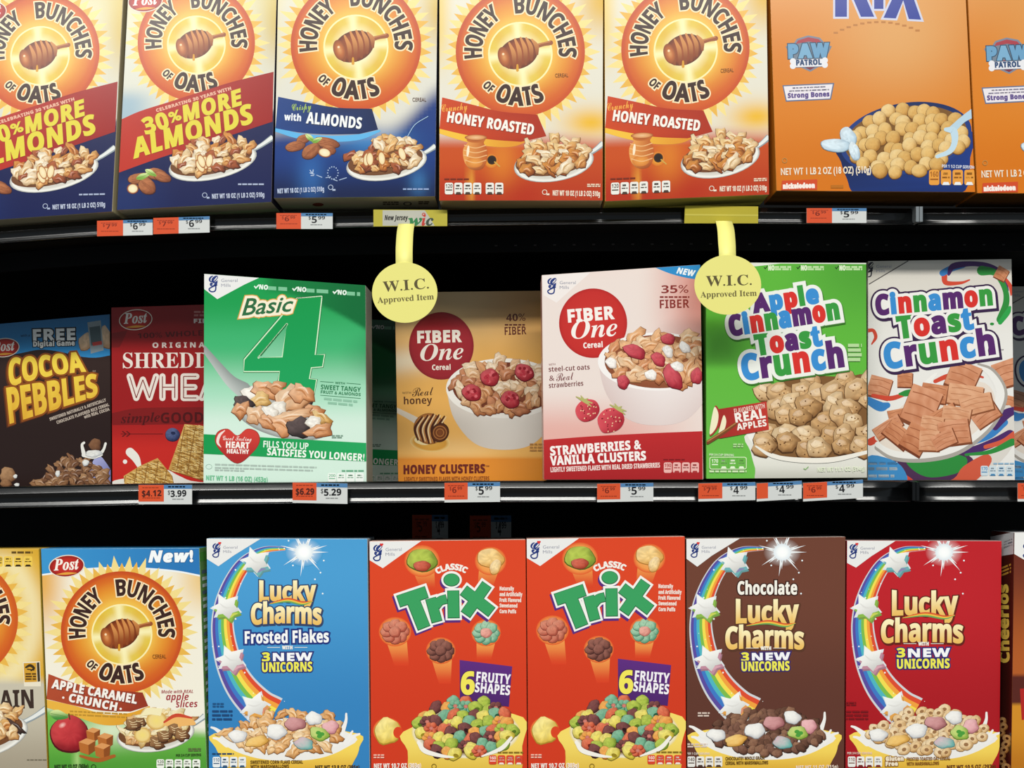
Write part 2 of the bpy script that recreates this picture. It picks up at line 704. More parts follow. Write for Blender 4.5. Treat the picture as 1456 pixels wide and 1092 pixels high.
# ------------------------------------------------------------------ cartons
def carton(label, group, quad, Y, lean, yaw, depth, side, top, bottom, edge, Hfrom=None, name='cereal_box', floor_z=None):
    """quad: the front's corners in the photo (TL, TR, BR, BL); its plane stands at distance Y, leaning back and turned.
    Returns (root, art)."""
    q = [np.array(p, float) for p in quad]
    l, y = math.radians(lean), math.radians(yaw)
    N = np.array((math.sin(y) * math.cos(l), -math.cos(y) * math.cos(l), math.sin(l)))
    mid = (q[2] + q[3]) / 2
    P0 = at(mid[0], mid[1], Y)
    fr = []
    for p in q:
        d = ray(*p)
        fr.append(EYE + d * (((P0 - EYE) @ N) / (d @ N)))
    quad0 = quad
    if floor_z:                                  # carry the sides on down to the shelf behind its raised front edge
        for i, j in ((3, 0), (2, 1)):
            d = fr[i] - fr[j]
            t = 1.0
            for _ in range(6):
                p = fr[j] + d * t
                t += (floor_z(p[0], p[1]) + 1.6e-3 - p[2]) / d[2]
            fr[i] = fr[j] + d * t
        quad = [(W / 2 + p[0] / p[1] * F, H / 2 - (p[2] - EYE[2]) / p[1] * F) for p in fr]
    bk = [p - N * depth for p in fr]
    base = (fr[2] + fr[3] + bk[2] + bk[3]) / 4
    root = empty(name, base)
    tag(root, label, 'cereal box', group)
    bm = bmesh.new()
    vs = [bm.verts.new(Vector(p - base)) for p in fr + bk]
    kinds = {}
    lay = bm.loops.layers.float_color.new('ink')
    mi = bm.faces.layers.int.new('k')
    for k, idx in enumerate(((0, 3, 2, 1), (4, 5, 6, 7), (0, 1, 5, 4), (3, 7, 6, 2), (0, 4, 7, 3), (1, 2, 6, 5))):
        f = bm.faces.new([vs[i] for i in idx])
        f[mi] = k
    bm.normal_update()
    cols = [edge, side, top, bottom, side, side]
    for f in bm.faces:
        for lp in f.loops:
            lp[lay] = (*lin(cols[f[mi]]), 1)
    bmesh.ops.bevel(bm, geom=bm.edges[:], offset=.0011, segments=2, affect='EDGES', profile=.5)
    me = bpy.data.meshes.new('carton')
    bm.to_mesh(me)
    bm.free()
    me.materials.append(INK)
    o = bpy.data.objects.new('carton', me)
    COL.objects.link(o)
    o.parent = root
    # the glued seam across the top flaps and the tuck tab
    t0, t1, t4, t5 = fr[0], fr[1], bk[0], bk[1]
    up = np.cross(t1 - t0, t4 - t0)
    up = up / np.linalg.norm(up)
    if up[2] < 0:
        up = -up
    def tp(u, v):
        return (t0 * (1 - u) + t1 * u) * (1 - v) + (t4 * (1 - u) + t5 * u) * v + up * 2.5e-4 - base
    sv = [tp(.02, .60), tp(.98, .60), tp(.98, .64), tp(.02, .64), tp(.33, .64), tp(.67, .64), tp(.64, .80), tp(.36, .80)]
    mesh_obj('top_flap', sv, [(0, 1, 2, 3), (4, 5, 6, 7)], INK, root, np.tile(lin(top) * .8, (8, 1)))
    Hm = homography(Hfrom, quad0) if Hfrom is not None else None
    art = Art(P0, N, quad, root, INK, Hm)
    return root, art, (fr, bk)
# ------------------------------------------------------------------ printed motifs shared by several cartons
OATS = [('#f0cf94', '#cf8a40', '#6e3614'), ('#e8b872', '#bb6c2c', '#5e2a10'), ('#f4dfb4', '#d29a56', '#7c4620'), ('#dc9446', '#a4561f', '#521f0a'), ('#f7ead0', '#dcb47a', '#8a5a2a')]
NUTTY = OATS + [('#b5623a', '#7c3a1c', '#3c180c'), ('#f5e8cf', '#e0bd8c', '#96683a')]


def sun(a, cx, cy, R, seed=3, low='#c24c1e'):
    a.part('sun_emblem')
    r = random.Random(seed)
    for lay, (tip, col, wd) in enumerate(((1.25, '#efd88c', .10), (1.16, '#e6b24a', .085))):
        n = 30
        for k in range(n):
            t = 2 * math.pi * (k + .5 * lay) / n
            tp = R * tip * r.uniform(.965, 1.03)
            a.poly([(cx + .96 * R * math.cos(t - wd), cy + .96 * R * math.sin(t - wd)), (cx + tp * math.cos(t), cy + tp * math.sin(t)), (cx + .96 * R * math.cos(t + wd), cy + .96 * R * math.sin(t + wd))], col, k == 0)

    def fn(x, y):
        u, v = (x - cx) / R, (y - cy) / R
        d = math.hypot(u, v)
        k = mix('#efc250', '#e2932e', sst(.42, .70, d))
        k = mix(k, '#d2641f', sst(.66, .92, d))
        k = mix(k, low, sst(.90, .98, d))
        return mix(k, '#cd5420', .6 * sst(.1, 1, v) * sst(.45, .75, d))
    a.disc(cx, cy, R, stops=[(x, None) for x in (0, .3, .5, .6, .7, .78, .86, .92, .955, .985, 1)], fn=fn, n=60)
    a.part('dipper_roundel')
    c0, c1 = cx, cy + .035 * R

    def fi(x, y):
        u, v = (x - c0) / R, (y - c1) / R
        d, t = math.hypot(u, v), math.atan2(v, u) + .12
        k = mix('#fbf6d4', '#dfbf3c', sst(.12, .44, d))
        k = mix(k, '#f8efb8', .92 * max(0, math.cos(4 * t)) ** 4)
        return mix(k, '#dca52e', .45 * max(0, math.cos(4 * t + math.pi)) ** 2 * sst(.2, .48, d))
    a.disc(c0, c1, .485 * R, stops=[(x, None) for x in (0, .15, .3, .45, .6, .8, 1)], fn=fi, n=64)
    a.ring(c0, c1, .475 * R, .50 * R, '#f7e9ac')
    a.part('honey_dipper')
    P = lambda u, v: (c0 + u * R, c1 + v * R)
    a.stroke([P(.10, -.075), P(.33, -.145), P(.47, -.175)], [.10 * R, .062 * R, .075 * R], '#96502a')
    a.stroke([P(.14, -.10), P(.33, -.165), P(.46, -.195)], [.02 * R] * 3, '#c07a44')
    a.disc(*P(-.03, -.01), .315 * R, .235 * R, -21, stops=[(0, '#9c4c20'), (.7, '#8c4019'), (1, '#5e260f')])
    for k in range(6):
        x = -.245 + k * .088
        h = (.16, .21, .235, .22, .18, .12)[k]
        cxk, cyk = x + .02, .075 - (x + .25) * .40
        a.stroke([P(cxk - .035, cyk - h), P(cxk + .035, cyk - h * .2), P(cxk + .045, cyk + h * .85)], [.03 * R, .068 * R, .04 * R], lambda X, Y, cyk=cyk: mix('#d08a4a', '#8a431c', sst(c1 + (cyk - .15) * R, c1 + (cyk + .15) * R, Y)))
    a.disc(*P(-.25, .045), .095 * R, .16 * R, -15, stops=[(0, '#d9975a'), (.5, '#b8652e'), (1, '#86401c')])
    a.disc(*P(-.265, -.0), .022 * R, .022 * R, stops=[(0, '#fff2d6'), (1, '#e0a468')])
    a.stroke([P(-.045, .17), P(-.045, .25)], [.03 * R, .045 * R], '#d79a2c')
    a.part('title_lettering')
    o = ((.020 * R, '#f6e2b8'),)
    ink = '#3b231d'
    a.text('HONEY', None, None, .265 * R, ink, arc=(cx, cy, .60 * R, 187, 121), out=o, bold=.006 * R)
    a.text('BUNCHES', None, None, .265 * R, ink, arc=(cx, cy, .60 * R, 97, -6), out=o, bold=.006 * R)
    a.part('title_lettering', again=True)
    a.text('OF', None, None, -.125 * R, ink, arc=(cx, cy, .79 * R, 222, 234), out=o, bold=.004 * R)
    a.text('OATS', None, None, -.275 * R, ink, arc=(cx, cy, .83 * R, 241, 297), out=o, bold=.010 * R)
    return


def post_badge(a, cx, cy, rx, ry):
    a.part('maker_badge')
    a.disc(cx, cy, rx, ry, -6, col='#e9dccb')
    a.disc(cx, cy, rx * .95, ry * .92, -6, stops=[(0, '#c8352a'), (.7, '#b8281f'), (1, '#8e1a16')])
    a.stroke([(cx - rx * .55, cy + ry * .74), (cx, cy + ry * .66), (cx + rx * .55, cy + ry * .62)], [ry * .04, ry * .22, ry * .05], '#e2a03c')
    a.part('badge_lettering')
    a.text('Post', (cx - rx * .70, cy + ry * .38), (cx + rx * .70, cy + ry * .26), ry * .98, '#f4ece2', font='j', bold=rx * .012)


def mill_corner(a, pts, gx, gy, gs, ink='#273a7c', heart=True, lines=True, white='#e9e8e6'):
    a.part('maker_corner')
    a.poly(pts, white)
    a.part('corner_mark')
    a.text('G', (gx - gs * .42, gy + gs * .30), (gx + gs * .42, gy + gs * .30), gs * .95, ink, font='c', bold=gs * .035)
    a.stroke([(gx + gs * .22, gy + gs * .1), (gx + gs * .16, gy + gs * .72), (gx - gs * .22, gy + gs * .82), (gx - gs * .42, gy + gs * .58), (gx - gs * .1, gy + gs * .36), (gx + gs * .3, gy + gs * .2)], gs * .13, ink)
    if heart:
        hx, hy, k = gx + gs * .34, gy - gs * .72, gs * .16
        a.disc(hx - k * .5, hy, k * .6, col='#d8322c', n=12); a.disc(hx + k * .5, hy, k * .6, col='#d8322c', n=12)
        a.poly([(hx - k, hy + k * .2), (hx + k, hy + k * .2), (hx, hy + k * 1.4)], '#d8322c')
    if lines:
        a.text('General', (gx + gs * .72, gy - gs * .08), (gx + gs * 2.25, gy - gs * .10), gs * .30, '#8e90a0', font='r')
        a.text('Mills', (gx + gs * .72, gy + gs * .38), (gx + gs * 1.6, gy + gs * .36), gs * .30, '#8e90a0', font='r')


def facts(a, x0, y0, x1, y1, n, first='120', bg='#e6e4dc', fg='#4a3a30', gap=None, foot='#4a3a30', slope=0):
    a.part('nutrition_tabs')
    k = n + (.35 if gap else 0)
    w = (x1 - x0) / k
    h = y1 - y0
    for i in range(n):
        x = x0 + i * w + (.35 * w if gap and i >= gap else 0)
        y = y0 + slope * i * w
        a.rbox(x + w * .06, y, x + w * .94, y + h, min(w, h) * .18, bg)
        if i == 0:
            a.text(first, (x + w * .14, y + h * .46), (x + w * .86, y + h * .46), h * .34, fg)
            a.poly([(x + w * .16, y + h * .58), (x + w * .84, y + h * .58), (x + w * .84, y + h * .68), (x + w * .16, y + h * .68)], fg)
        else:
            a.bars(x + w * .26, x + w * .74, (y + h * .34,), h * .16, fg, i)
            a.bars(x + w * .18, x + w * .82, (y + h * .56,), h * .10, fg, i + 9)
            if foot:
                a.poly([(x + w * .18, y + h), (x + w * .30, y + h * .80), (x + w * .70, y + h * .80), (x + w * .82, y + h)], foot)


def spoonful(a, cx, cy, rx, ry, rot, hx, hy, pal, seed, pitch=26, slices=0, extra=None):
    ca, sa = math.cos(math.radians(rot)), math.sin(math.radians(rot))
    T = lambda u, v: (cx + u * rx * ca - v * ry * sa, cy + u * rx * sa + v * ry * ca)
    a.part('spoonful_picture')
    e = T(.86, -.15)
    dx, dy = hx - e[0], hy - e[1]
    a.stroke([T(.7, .1), e, (e[0] + dx * .5, e[1] + dy * .45), (hx, hy)], [ry * .8, ry * .30, ry * .26, ry * .36], '#8f9a9f', cap=False)
    a.stroke([T(.72, .05), (e[0], e[1] - 2), (e[0] + dx * .5, e[1] + dy * .45 - 2), (hx, hy - 2)], [ry * .6, ry * .16, ry * .16, ry * .22], '#e2e4e0', cap=False)
    a.disc(cx, cy, rx, ry, rot, stops=[(0, '#b9b2a6'), (.8, '#d2cec4'), (.93, '#f0eee6'), (1, '#9a9a96')])
    a.disc(*T(-.02, -.16), rx * .93, ry * .82, rot, stops=[(0, '#8a5a34'), (1, '#6e4426')])
    ins = inside_ell(cx - rx * .02, cy - ry * .42, rx * .88, ry * .92, rot)
    a.pile(ins, (cx - rx, cy - ry * 1.6, cx + rx, cy + ry), pitch, seed, lambda x, y, r, k: a.flake(x, y, pitch * r.uniform(.55, 1.05), pitch * r.uniform(.35, .7), r.uniform(-60, 60), pal[r.randrange(len(pal))], seed * 100 + k))
    r = random.Random(seed + 5)
    for k in range(slices):
        x, y = T(r.uniform(-.6, .6), r.uniform(-.5, .4))
        a.disc(x, y, pitch * .42, pitch * .85, r.uniform(-30, 30), stops=[(0, '#f3e4bd'), (.75, '#ecd6a4'), (.86, '#b9743c'), (1, '#93522a')], n=18)
    if extra:
        extra()


def almonds(a, spots):
    for x, y, rx, ry, rot, cut in spots:
        a.part('almond', again=True)
        if cut:
            a.disc(x, y, rx, ry, rot, stops=[(0, '#f4e9c8'), (.7, '#ecdcae'), (.85, '#a8623a'), (1, '#7c3f22')], n=20)
        else:
            a.blob(x, y, rx, ry, rot, ('#c07a4e', '#93502e', '#5a2a18'), int(x), .04, 16)
            for k in (-.4, 0, .4):
                c, s_ = math.cos(math.radians(rot)), math.sin(math.radians(rot))
                a.stroke([(x - rx * .7 * c - k * ry * s_ * -1, y - rx * .7 * s_ + k * ry * c), (x + rx * .6 * c, y + rx * .6 * s_ + k * ry * c * .7)], 1.6, '#74391f', cap=False)


def leaf(a, x, y, l, w, rot, col='#7aa83e'):
    c, s_ = math.cos(math.radians(rot)), math.sin(math.radians(rot))
    P = smooth([(x + u * l * c - v * w * s_, y + u * l * s_ + v * w * c) for u, v in ((-.5, 0), (-.1, -.5), (.5, 0), (-.1, .5))], 4, True)
    a.poly(P, lambda X, Y: mix(col, '#d3e39a', sst(y + w * .3, y - w * .5, Y)))
    a.stroke([(x - l * .45 * c, y - l * .45 * s_), (x + l * .4 * c, y + l * .4 * s_)], 1.5, '#4f7a2a', cap=False)


def bowl(a, cx, cy, rx, ry, depth, cols, rim='#f2efe9', foot=.55):
    """a round bowl drawn from above-front: rim ellipse, body below"""
    a.part('bowl_picture')
    pts = [(cx - rx, cy)] + [tuple(p) for p in smooth([(cx - rx, cy), (cx - rx * .86, cy + depth * .5), (cx - rx * foot, cy + depth * .9), (cx, cy + depth), (cx + rx * foot, cy + depth * .9), (cx + rx * .86, cy + depth * .5), (cx + rx, cy)], 6)]
    m = len(pts) - 1
    n = 10
    v, f = [], []
    for i in range(m):
        x, y = pts[i + 1]
        u = max(-1, min(1, (x - cx) / rx))
        y0 = cy - ry * 0 * math.sqrt(max(0, 1 - u * u))
        for k in range(n + 1):
            v.append((x, y0 + (y - y0) * k / n))
    for i in range(m - 1):
        for k in range(n):
            q = i * (n + 1) + k
            f.append((q, q + 1, q + n + 2, q + n + 1))
    A, B = cols
    s0 = lambda X, Y: mix(A, B, max(0, min(1, .15 + .5 * abs((X - cx) / rx - .1) ** 1.6 + .55 * max(0, (Y - cy) / depth - .25))))
    a.disc(cx, cy, rx, ry, 0, stops=[(0, rim), (1, rim)], n=60)
    a.add(v, f, s0)
    low = [(cx + rx * math.cos(t), cy + ry * math.sin(t)) for t in np.linspace(0, math.pi, 30)]
    a.poly(low + [(cx - rx, cy - 1), (cx + rx, cy - 1)], rim)
    return


def fibre_words(a, x0, y0, x1, y1, k, pct, ink, big):
    a.part('fibre_claim')
    a.text(pct, (x0 + k * .18, y0), (x1 - k * .1, y0 - 2), k * .9, ink)
    a.bars(x0, x1, (y0 + k * .55,), k * .2, ink, 4)
    a.text(big, (x0, y1), (x1, y1 - 3), k, ink)


# ------------------------------------------------------------------ fronts of the cartons (coordinates of the close-up each was read from)
def front_more_almonds(a):
    a.frame(0, 0, 3.2125)
    a.part('front_print')

    def bg(x, y):
        k = mix('#d8d7c8', '#c9a636', sst(1130, 1280, x) * sst(420, 60, y))
        k = mix(k, '#ddd08a', .6 * sst(300, -150, y))
        k = mix(k, '#8fb0c4', sst(760, 590, x) * sst(380, 470, y) * .8)
        e = 742 - (x - 535) * .33
        k = mix(k, '#0e184c', sst(e - 12, e + 12, y))
        k = mix(k, '#1c3672', .5 * sst(850, 560, x) * sst(760, 860, y))
        return k
    a.field([(590, -200), (1275, -200), (1240, 925), (533, 963)], 30, 60, bg)
    sun(a, 897, 196, 268, 5)
    a.part('more_nuts_banner')
    a.poly(list(smooth([(556, 545), (640, 508), (760, 470), (900, 425), (1060, 375), (1250, 328)], 4)) + list(smooth([(1245, 556), (1080, 610), (860, 680), (700, 732), (535, 792)], 4)), lambda x, y: mix('#bb3020', '#9a1c18', sst(600, 1100, x)))
    a.part('banner_lettering')
    sh = (1.5, '#8a1f18', 3, 4)
    a.text('CELEBRATING 30 YEARS WITH', (716, 512), (1057, 410), 14, '#e6b49a', bold=.6)
    a.text('30', (668, 614), (775, 580), 72, '#dfcf40', font='i', bold=3, shadow=sh)
    a.text('%', (782, 560), (830, 544), 44, '#dfcf40', font='i', bold=2.5, shadow=sh)
    a.text('MORE', (843, 556), (1116, 474), 70, '#dfcf40', font='i', bold=3, shadow=sh)
    a.text('ALMONDS', (614, 722), (1166, 556), 84, '#dfcf40', font='i', bold=3.5, shadow=sh)
    post_badge(a, 664, 6, 80, 50)
    almonds(a, [(640, 815, 55, 25, -8, 0), (715, 795, 48, 26, 12, 0), (742, 808, 40, 22, 20, 0), (672, 850, 42, 34, 35, 0), (607, 862, 27, 24, 0, 1)])
    leaf(a, 655, 805, 70, 28, -20); leaf(a, 690, 790, 60, 26, 30)
    spoonful(a, 972, 742, 205, 78, -12, 1246, 628, NUTTY, 11, 40, 4)
    a.part('fine_print')
    a.text('NET WT 18 OZ (1 LB 2 OZ) 510g', (970, 908), (1208, 900), 21, '#b9c0d6', bold=.5)
    a.bars(1088, 1208, (846,), 7, '#aab4d0', 3)
    a.ring(936, 892, 9, 12, '#aab4d0', n=16); a.bars(945, 958, (908,), 8, '#aab4d0', 2)


def front_crispy_almonds(a):
    a.frame(380, 0, 3.2115)
    a.part('front_print')

    def bg(x, y):
        k = mix('#dad7ca', '#d2ac38', sst(640, 800, x) * sst(330, 20, y))
        k = mix(k, '#e3d28c', .55 * sst(110, 20, x) * sst(450, 250, y))
        k = mix(k, '#e8d9a0', .5 * sst(100, -120, y))
        b = mix('#10367c', '#091a46', sst(700, 900, y))
        b = mix(b, '#3f8ac8', .75 * math.exp(-((x - 470) / 150) ** 2 - ((y - 640) / 60) ** 2))
        b = mix(b, '#2f6fb8', .6 * math.exp(-((x - 200) / 60) ** 2 - ((y - 800) / 120) ** 2))
        b = mix(b, '#3f86c4', .5 * math.exp(-((x - 690) / 40) ** 2 - ((y - 830) / 60) ** 2))
        e = 600 - 190 * sst(520, 800, x)
        return mix(k, b, sst(e - 60, e + 70, y + 12 * math.sin(x / 60)))
    a.field([(40, -180), (785, -185), (768, 898), (28, 906)], 40, 64, bg)
    sun(a, 405, 205, 298, 7)
    a.part('flavour_banner')
    a.stroke([(34, 590), (150, 622), (290, 634), (420, 626), (512, 598)], [20, 26, 28, 26, 10], '#5db0e2')
    a.poly(list(smooth([(50, 442), (180, 468), (320, 492), (478, 497)], 4)) + [(506, 592)] + list(smooth([(420, 612), (270, 614), (140, 604), (38, 586)], 4)), lambda x, y: mix('#1c3f80', '#0f2350', sst(60, 420, x)))
    a.part('banner_lettering')
    a.text('Crispy', (114, 506), (202, 498), 30, '#a9c650', font='c')
    a.text('with', (78, 548), (153, 553), 30, '#e9ecf0', bold=1)
    a.text('ALMONDS', (178, 562), (428, 588), 50, '#eef0f0', bold=1.2, shadow=(2, '#0e1c40', 2, 3))
    almonds(a, [(165, 635, 32, 20, -20, 0), (270, 652, 60, 24, 10, 0), (128, 668, 46, 22, -12, 0), (200, 690, 46, 30, -38, 0), (282, 685, 32, 20, 10, 0), (262, 697, 32, 22, 15, 1)])
    leaf(a, 198, 632, 60, 24, 40); leaf(a, 228, 640, 50, 22, -25)
    a.part('bee_trail')
    for p in ([(226, 800), (250, 810)], [(268, 812), (290, 808)], [(330, 822), (362, 812)], [(302, 820), (320, 826)]):
        a.stroke(p, 3.4, '#a9bcd8')
    for k in range(14):
        t = k * 2 * math.pi / 14
        a.disc(300 + 24 * math.cos(t), 790 + 28 * math.sin(t), 3, col='#a9bcd8', n=8)
    for p in ([(195, 790), (214, 796)], [(196, 778), (204, 790)], [(210, 776), (208, 790)], [(200, 802), (212, 802)]):
        a.stroke(p, 4, '#b4c5de')
    spoonful(a, 545, 745, 186, 78, -9, 768, 668, NUTTY, 23, 40, 4)
    a.stroke([(640, 625), (675, 570), (735, 532)], 3, '#a9c8e0', cap=False)
    a.part('fine_print')
    a.text('CEREAL', (663, 464), (726, 464), 17, '#6a4a3a', font='r')
    a.text('NET WT 18 OZ (1 LB 2 OZ) 510g', (48, 884), (260, 874), 21, '#b4c0da', bold=.5)
    a.ring(290, 856, 9, 12, '#aebbd6', n=16); a.bars(298, 312, (872,), 8, '#aebbd6', 2)
    a.bars(620, 742, (868,), 7, '#8fa4cc', 3)


def front_honey_roasted(a):
    a.frame(610, 0, 3.2115)
    a.part('front_print')

    def bg(x, y):
        k = mix('#dfdaca', '#d8ab30', sst(600, 790, x) * sst(260, 0, y))
        k = mix(k, '#e8c65a', .85 * sst(130, 40, x) * sst(420, 120, y))
        k = mix(k, '#e9b52e', math.exp(-((x - 740) / 130) ** 2 - ((y - 560) / 70) ** 2))
        b = mix('#c44c14', '#b02c0e', sst(720, 900, y))
        b = mix(b, '#d97e20', .8 * math.exp(-((x - 330) / 70) ** 2 - ((y - 720) / 120) ** 2))
        b = mix(b, '#e8aa38', .8 * math.exp(-((x - 190) / 14) ** 2 - ((y - 850) / 90) ** 2))
        b = mix(b, '#b8401a', .5 * sst(420, 560, x) * sst(640, 740, y))
        e = 635 + 15 * sst(560, 800, x)
        return mix(k, b, sst(e - 55, e + 45, y))
    a.field([(45, -180), (798, -180), (795, 918), (46, 918)], 40, 64, bg)
    sun(a, 417, 237, 295, 9)
    a.part('flavour_banner')
    a.stroke([(46, 596), (150, 626), (270, 650), (380, 655), (450, 640)], [26, 32, 36, 30, 10], lambda x, y: mix('#eebc3a', '#dd9228', sst(100, 420, x)))
    a.poly(list(smooth([(60, 445), (190, 476), (330, 510), (495, 524)], 4)) + [(536, 622)] + list(smooth([(420, 648), (270, 636), (140, 610), (48, 588)], 4)), lambda x, y: mix('#c94416', '#a82c12', sst(60, 480, x)))
    a.part('banner_lettering')
    a.text('Crunchy', (58, 512), (176, 500), 34, '#eeaa44', font='c')
    a.text('HONEY ROASTED', (82, 556), (474, 616), 47, '#f1ece2', bold=1.4, shadow=(2.5, '#8a2a12', 2, 3))
    a.part('honey_jar_picture')
    a.disc(285, 735, 34, 34, stops=[(0, '#e6a428'), (.6, '#e0902a'), (1, '#cf6a20')])
    jar = smooth([(172, 632), (176, 652), (158, 676), (155, 708), (164, 745), (186, 770), (216, 777), (244, 770), (262, 742), (268, 706), (262, 674), (250, 652), (258, 632), (214, 640)], 5, True)
    a.poly(jar, lambda x, y: mix(mix('#e39a4e', '#b85a20', sst(165, 262, x)), '#8e3a14', sst(735, 778, y) * .7))
    a.disc(207, 742, 38, 24, stops=[(0, '#eaa04a'), (1, '#cf7a30')])
    for yy, w0, w1 in ((668, 158, 262), (690, 156, 266), (713, 156, 267), (736, 162, 262)):
        a.stroke([(w0 + 2, yy - 5), (212, yy + 8), (w1 - 2, yy - 4)], 4, '#e9b57a', cap=False)
    a.disc(214, 640, 42, 12, stops=[(0, '#a8521e'), (1, '#c06a2c')])
    a.disc(214, 628, 51, 13, stops=[(0, '#e8bd8c'), (.7, '#d8955a'), (1, '#9c4c20')])
    a.disc(178, 690, 6, 26, 6, col='#f6e2c4', n=14)
    a.disc(287, 731, 21, 21, stops=[(0, '#1f130e'), (.8, '#2a1a10'), (1, '#5a3414')])
    a.stroke([(300, 740), (322, 760)], 6, '#caa04a')
    spoonful(a, 570, 745, 184, 84, -9, 795, 655, OATS, 31, 44, 0)
    facts(a, 70, 835, 342, 888, 6, '120', gap=4)
    a.part('fine_print')
    a.bars(70, 182, (822,), 7, '#7a2a12', 5)
    a.text('CEREAL', (576, 354), (636, 352), 17, '#7a4a20', font='r')
    a.text('NET WT 18 OZ (1 LB 2 OZ) 510g', (565, 893), (780, 897), 23, '#ecd9c4', bold=.5)
    a.ring(528, 878, 9, 12, '#ecd9c4', n=16); a.bars(536, 550, (892,), 8, '#ecd9c4', 2)
    a.bars(722, 782, (846, 854), 6, '#e6c9ae', 3)


def front_kix(a):
    a.frame(1080, 0, 3.2128)
    a.part('front_print')

    def bg(x, y):
        k = mix('#d67c1c', '#dca464', .85 * math.exp(-((x - 640) / 330) ** 2 - ((y - 180) / 260) ** 2))
        k = mix(k, '#d9a25c', .6 * sst(300, -200, y))
        return mix(k, '#cf6f10', sst(480, 760, y) * .8)
    a.field([(38, -310), (930, -310), (986, 880), (72, 878)], 24, 36, bg)
    a.part('title_lettering')
    blue, o = '#2b3c96', ((9, '#c9cbe0'),)
    a.text('K', (350, 72), (516, 72), 300, blue, bold=5, out=o)
    a.text('i', (527, 36), (562, 36), 240, blue, bold=5, out=o)
    a.text('x', (572, 78), (732, 86), 330, blue, bold=4, out=o)
    a.part('tagline')
    for k in range(13):
        t = math.radians(118 - k * 4.4)
        a.stroke([(545 + 420 * math.cos(t) - 10, 515 - 420 * math.sin(t) + 6), (545 + 420 * math.cos(t) + 10, 515 - 420 * math.sin(t) + 6)], 9, '#b9793c', cap=False)
    a.part('programme_badge')
    sh = [(152, 205), (170, 178), (222, 162), (275, 172), (305, 205), (298, 262), (280, 300), (232, 328), (180, 305), (160, 262)]
    a.poly(sh, '#7c8494')
    a.poly([(228 + (x - 228) * .9, 245 + (y - 245) * .9) for x, y in sh], lambda x, y: mix('#a8404a', '#7c2c3c', sst(180, 320, y)))
    a.poly([(118, 212), (160, 202), (225, 190), (290, 202), (330, 212), (300, 272), (228, 262), (150, 276)], '#74808f')
    a.part('badge_lettering')
    cl = ['#6a9cc0', '#78a8c8', '#6a9cc0']
    a.text('PAW', (136, 264), (314, 258), 58, '#5f97bd', bold=5, out=((4, '#2d4a63'),), cols=cl)
    a.stroke([(165, 290), (285, 286)], 40, '#6e7686'); a.stroke([(165, 290), (285, 286)], 34, '#e3e2e6')
    for x, y in ((152, 280), (152, 302), (298, 276), (298, 297)):
        a.disc(x, y, 14, col='#e3e2e6', n=14)
    a.text('PATROL', (168, 299), (282, 295), 24, '#2f4a72', bold=1.5)
    a.part('bone_claim_plaque')
    a.poly([(104, 390), (341, 379), (326, 455), (120, 465)], '#63708c')
    a.poly([(110, 395), (334, 385), (321, 450), (124, 459)], '#e6dfe4')
    a.bars(150, 305, (406,), 6, '#8a84a0', 4, -.04); a.bars(135, 318, (420,), 6, '#8a84a0', 6, -.04)
    a.part('band_lettering', under='bone_claim_plaque')
    a.text('Strong Bones', (130, 448), (318, 440), 21, '#5c4a86', bold=1.5)
    a.part('bowl_picture')
    rim = [(668 + 300 * math.cos(t) * (1.0), 632 + 163 * math.sin(t) - 40 * math.cos(t) * .9) for t in np.linspace(0, 2 * math.pi, 60)[:-1]]
    a.poly(smooth([(368, 668), (372, 740), (400, 820), (432, 880), (560, 884), (800, 884), (940, 870), (962, 720), (968, 600), (668, 632)], 4, True), lambda x, y: mix('#1c3880', '#112354', max(sst(480, 370, x), sst(800, 890, y) * .6)))
    a.poly(rim, lambda x, y: mix('#233c7e', '#1a2c5c', sst(560, 480, y)))
    a.poly([(668 + (x - 668) * .93, 640 + (y - 640) * .90) for x, y in rim], '#7a5428')
    ins = inside_poly([(430, 600), (470, 560), (600, 500), (680, 478), (790, 490), (890, 530), (940, 590), (930, 660), (850, 735), (720, 790), (600, 790), (500, 780), (410, 730), (420, 660)])
    pal = [('#ecc986', '#cf9c4c', '#8a5a20'), ('#e4bb72', '#c28a3c', '#7c4e1c'), ('#f0d49a', '#d6a65a', '#94662a')]
    a.pile(ins, (395, 475, 945, 800), 55, 4, lambda x, y, r, k: a.blob(x, y, 34 * r.uniform(.9, 1.05), 33 * r.uniform(.9, 1.05), 0, pal[r.randrange(3)], k, .03, 16, grain=.05))
    a.part('spoon_picture')
    a.stroke([(985, 512), (930, 545), (880, 592)], [44, 30, 34], '#b4cddd')
    a.stroke([(850, 592), (885, 600), (890, 650), (868, 692), (810, 716)], [18, 34, 28, 24, 16], '#bcd4e2')
    a.part('milk_splash')
    a.blob(404, 625, 34, 46, -25, ('#dbe7ee', '#b8cfdd', '#93aec2'), 2, .05, 18)
    a.blob(348, 664, 66, 30, 4, ('#dbe7ee', '#c3d7e2', '#93aec2'), 3, .05, 18)
    a.blob(432, 690, 22, 44, -18, ('#e4eef2', '#c3d7e2', '#a5bccd'), 4, .05, 16)
    facts(a, 770, 776, 985, 846, 4, '160', bg='#e39a3e', fg='#9a5a1a', foot='#e3e6ea')
    a.part('fine_print')
    a.text('PER 1 1/2 CUP SERVING', (832, 766), (985, 772), 14, '#dfe3ee')
    a.text('NET WT 1 LB 2 OZ (18 OZ) (510g)', (98, 800), (508, 790), 30, '#eadcc6', font='r', bold=1)
    a.ring(114, 734, 9, 12, '#b98a4a', n=16)
    a.poly([(325, 846), (382, 846), (382, 860), (325, 860)], '#b56a18')
    a.part('channel_logo')
    a.poly([(102, 826), (263, 820), (262, 868), (98, 870)], '#cc4a26')
    a.part('band_lettering', again=True, under='channel_logo')
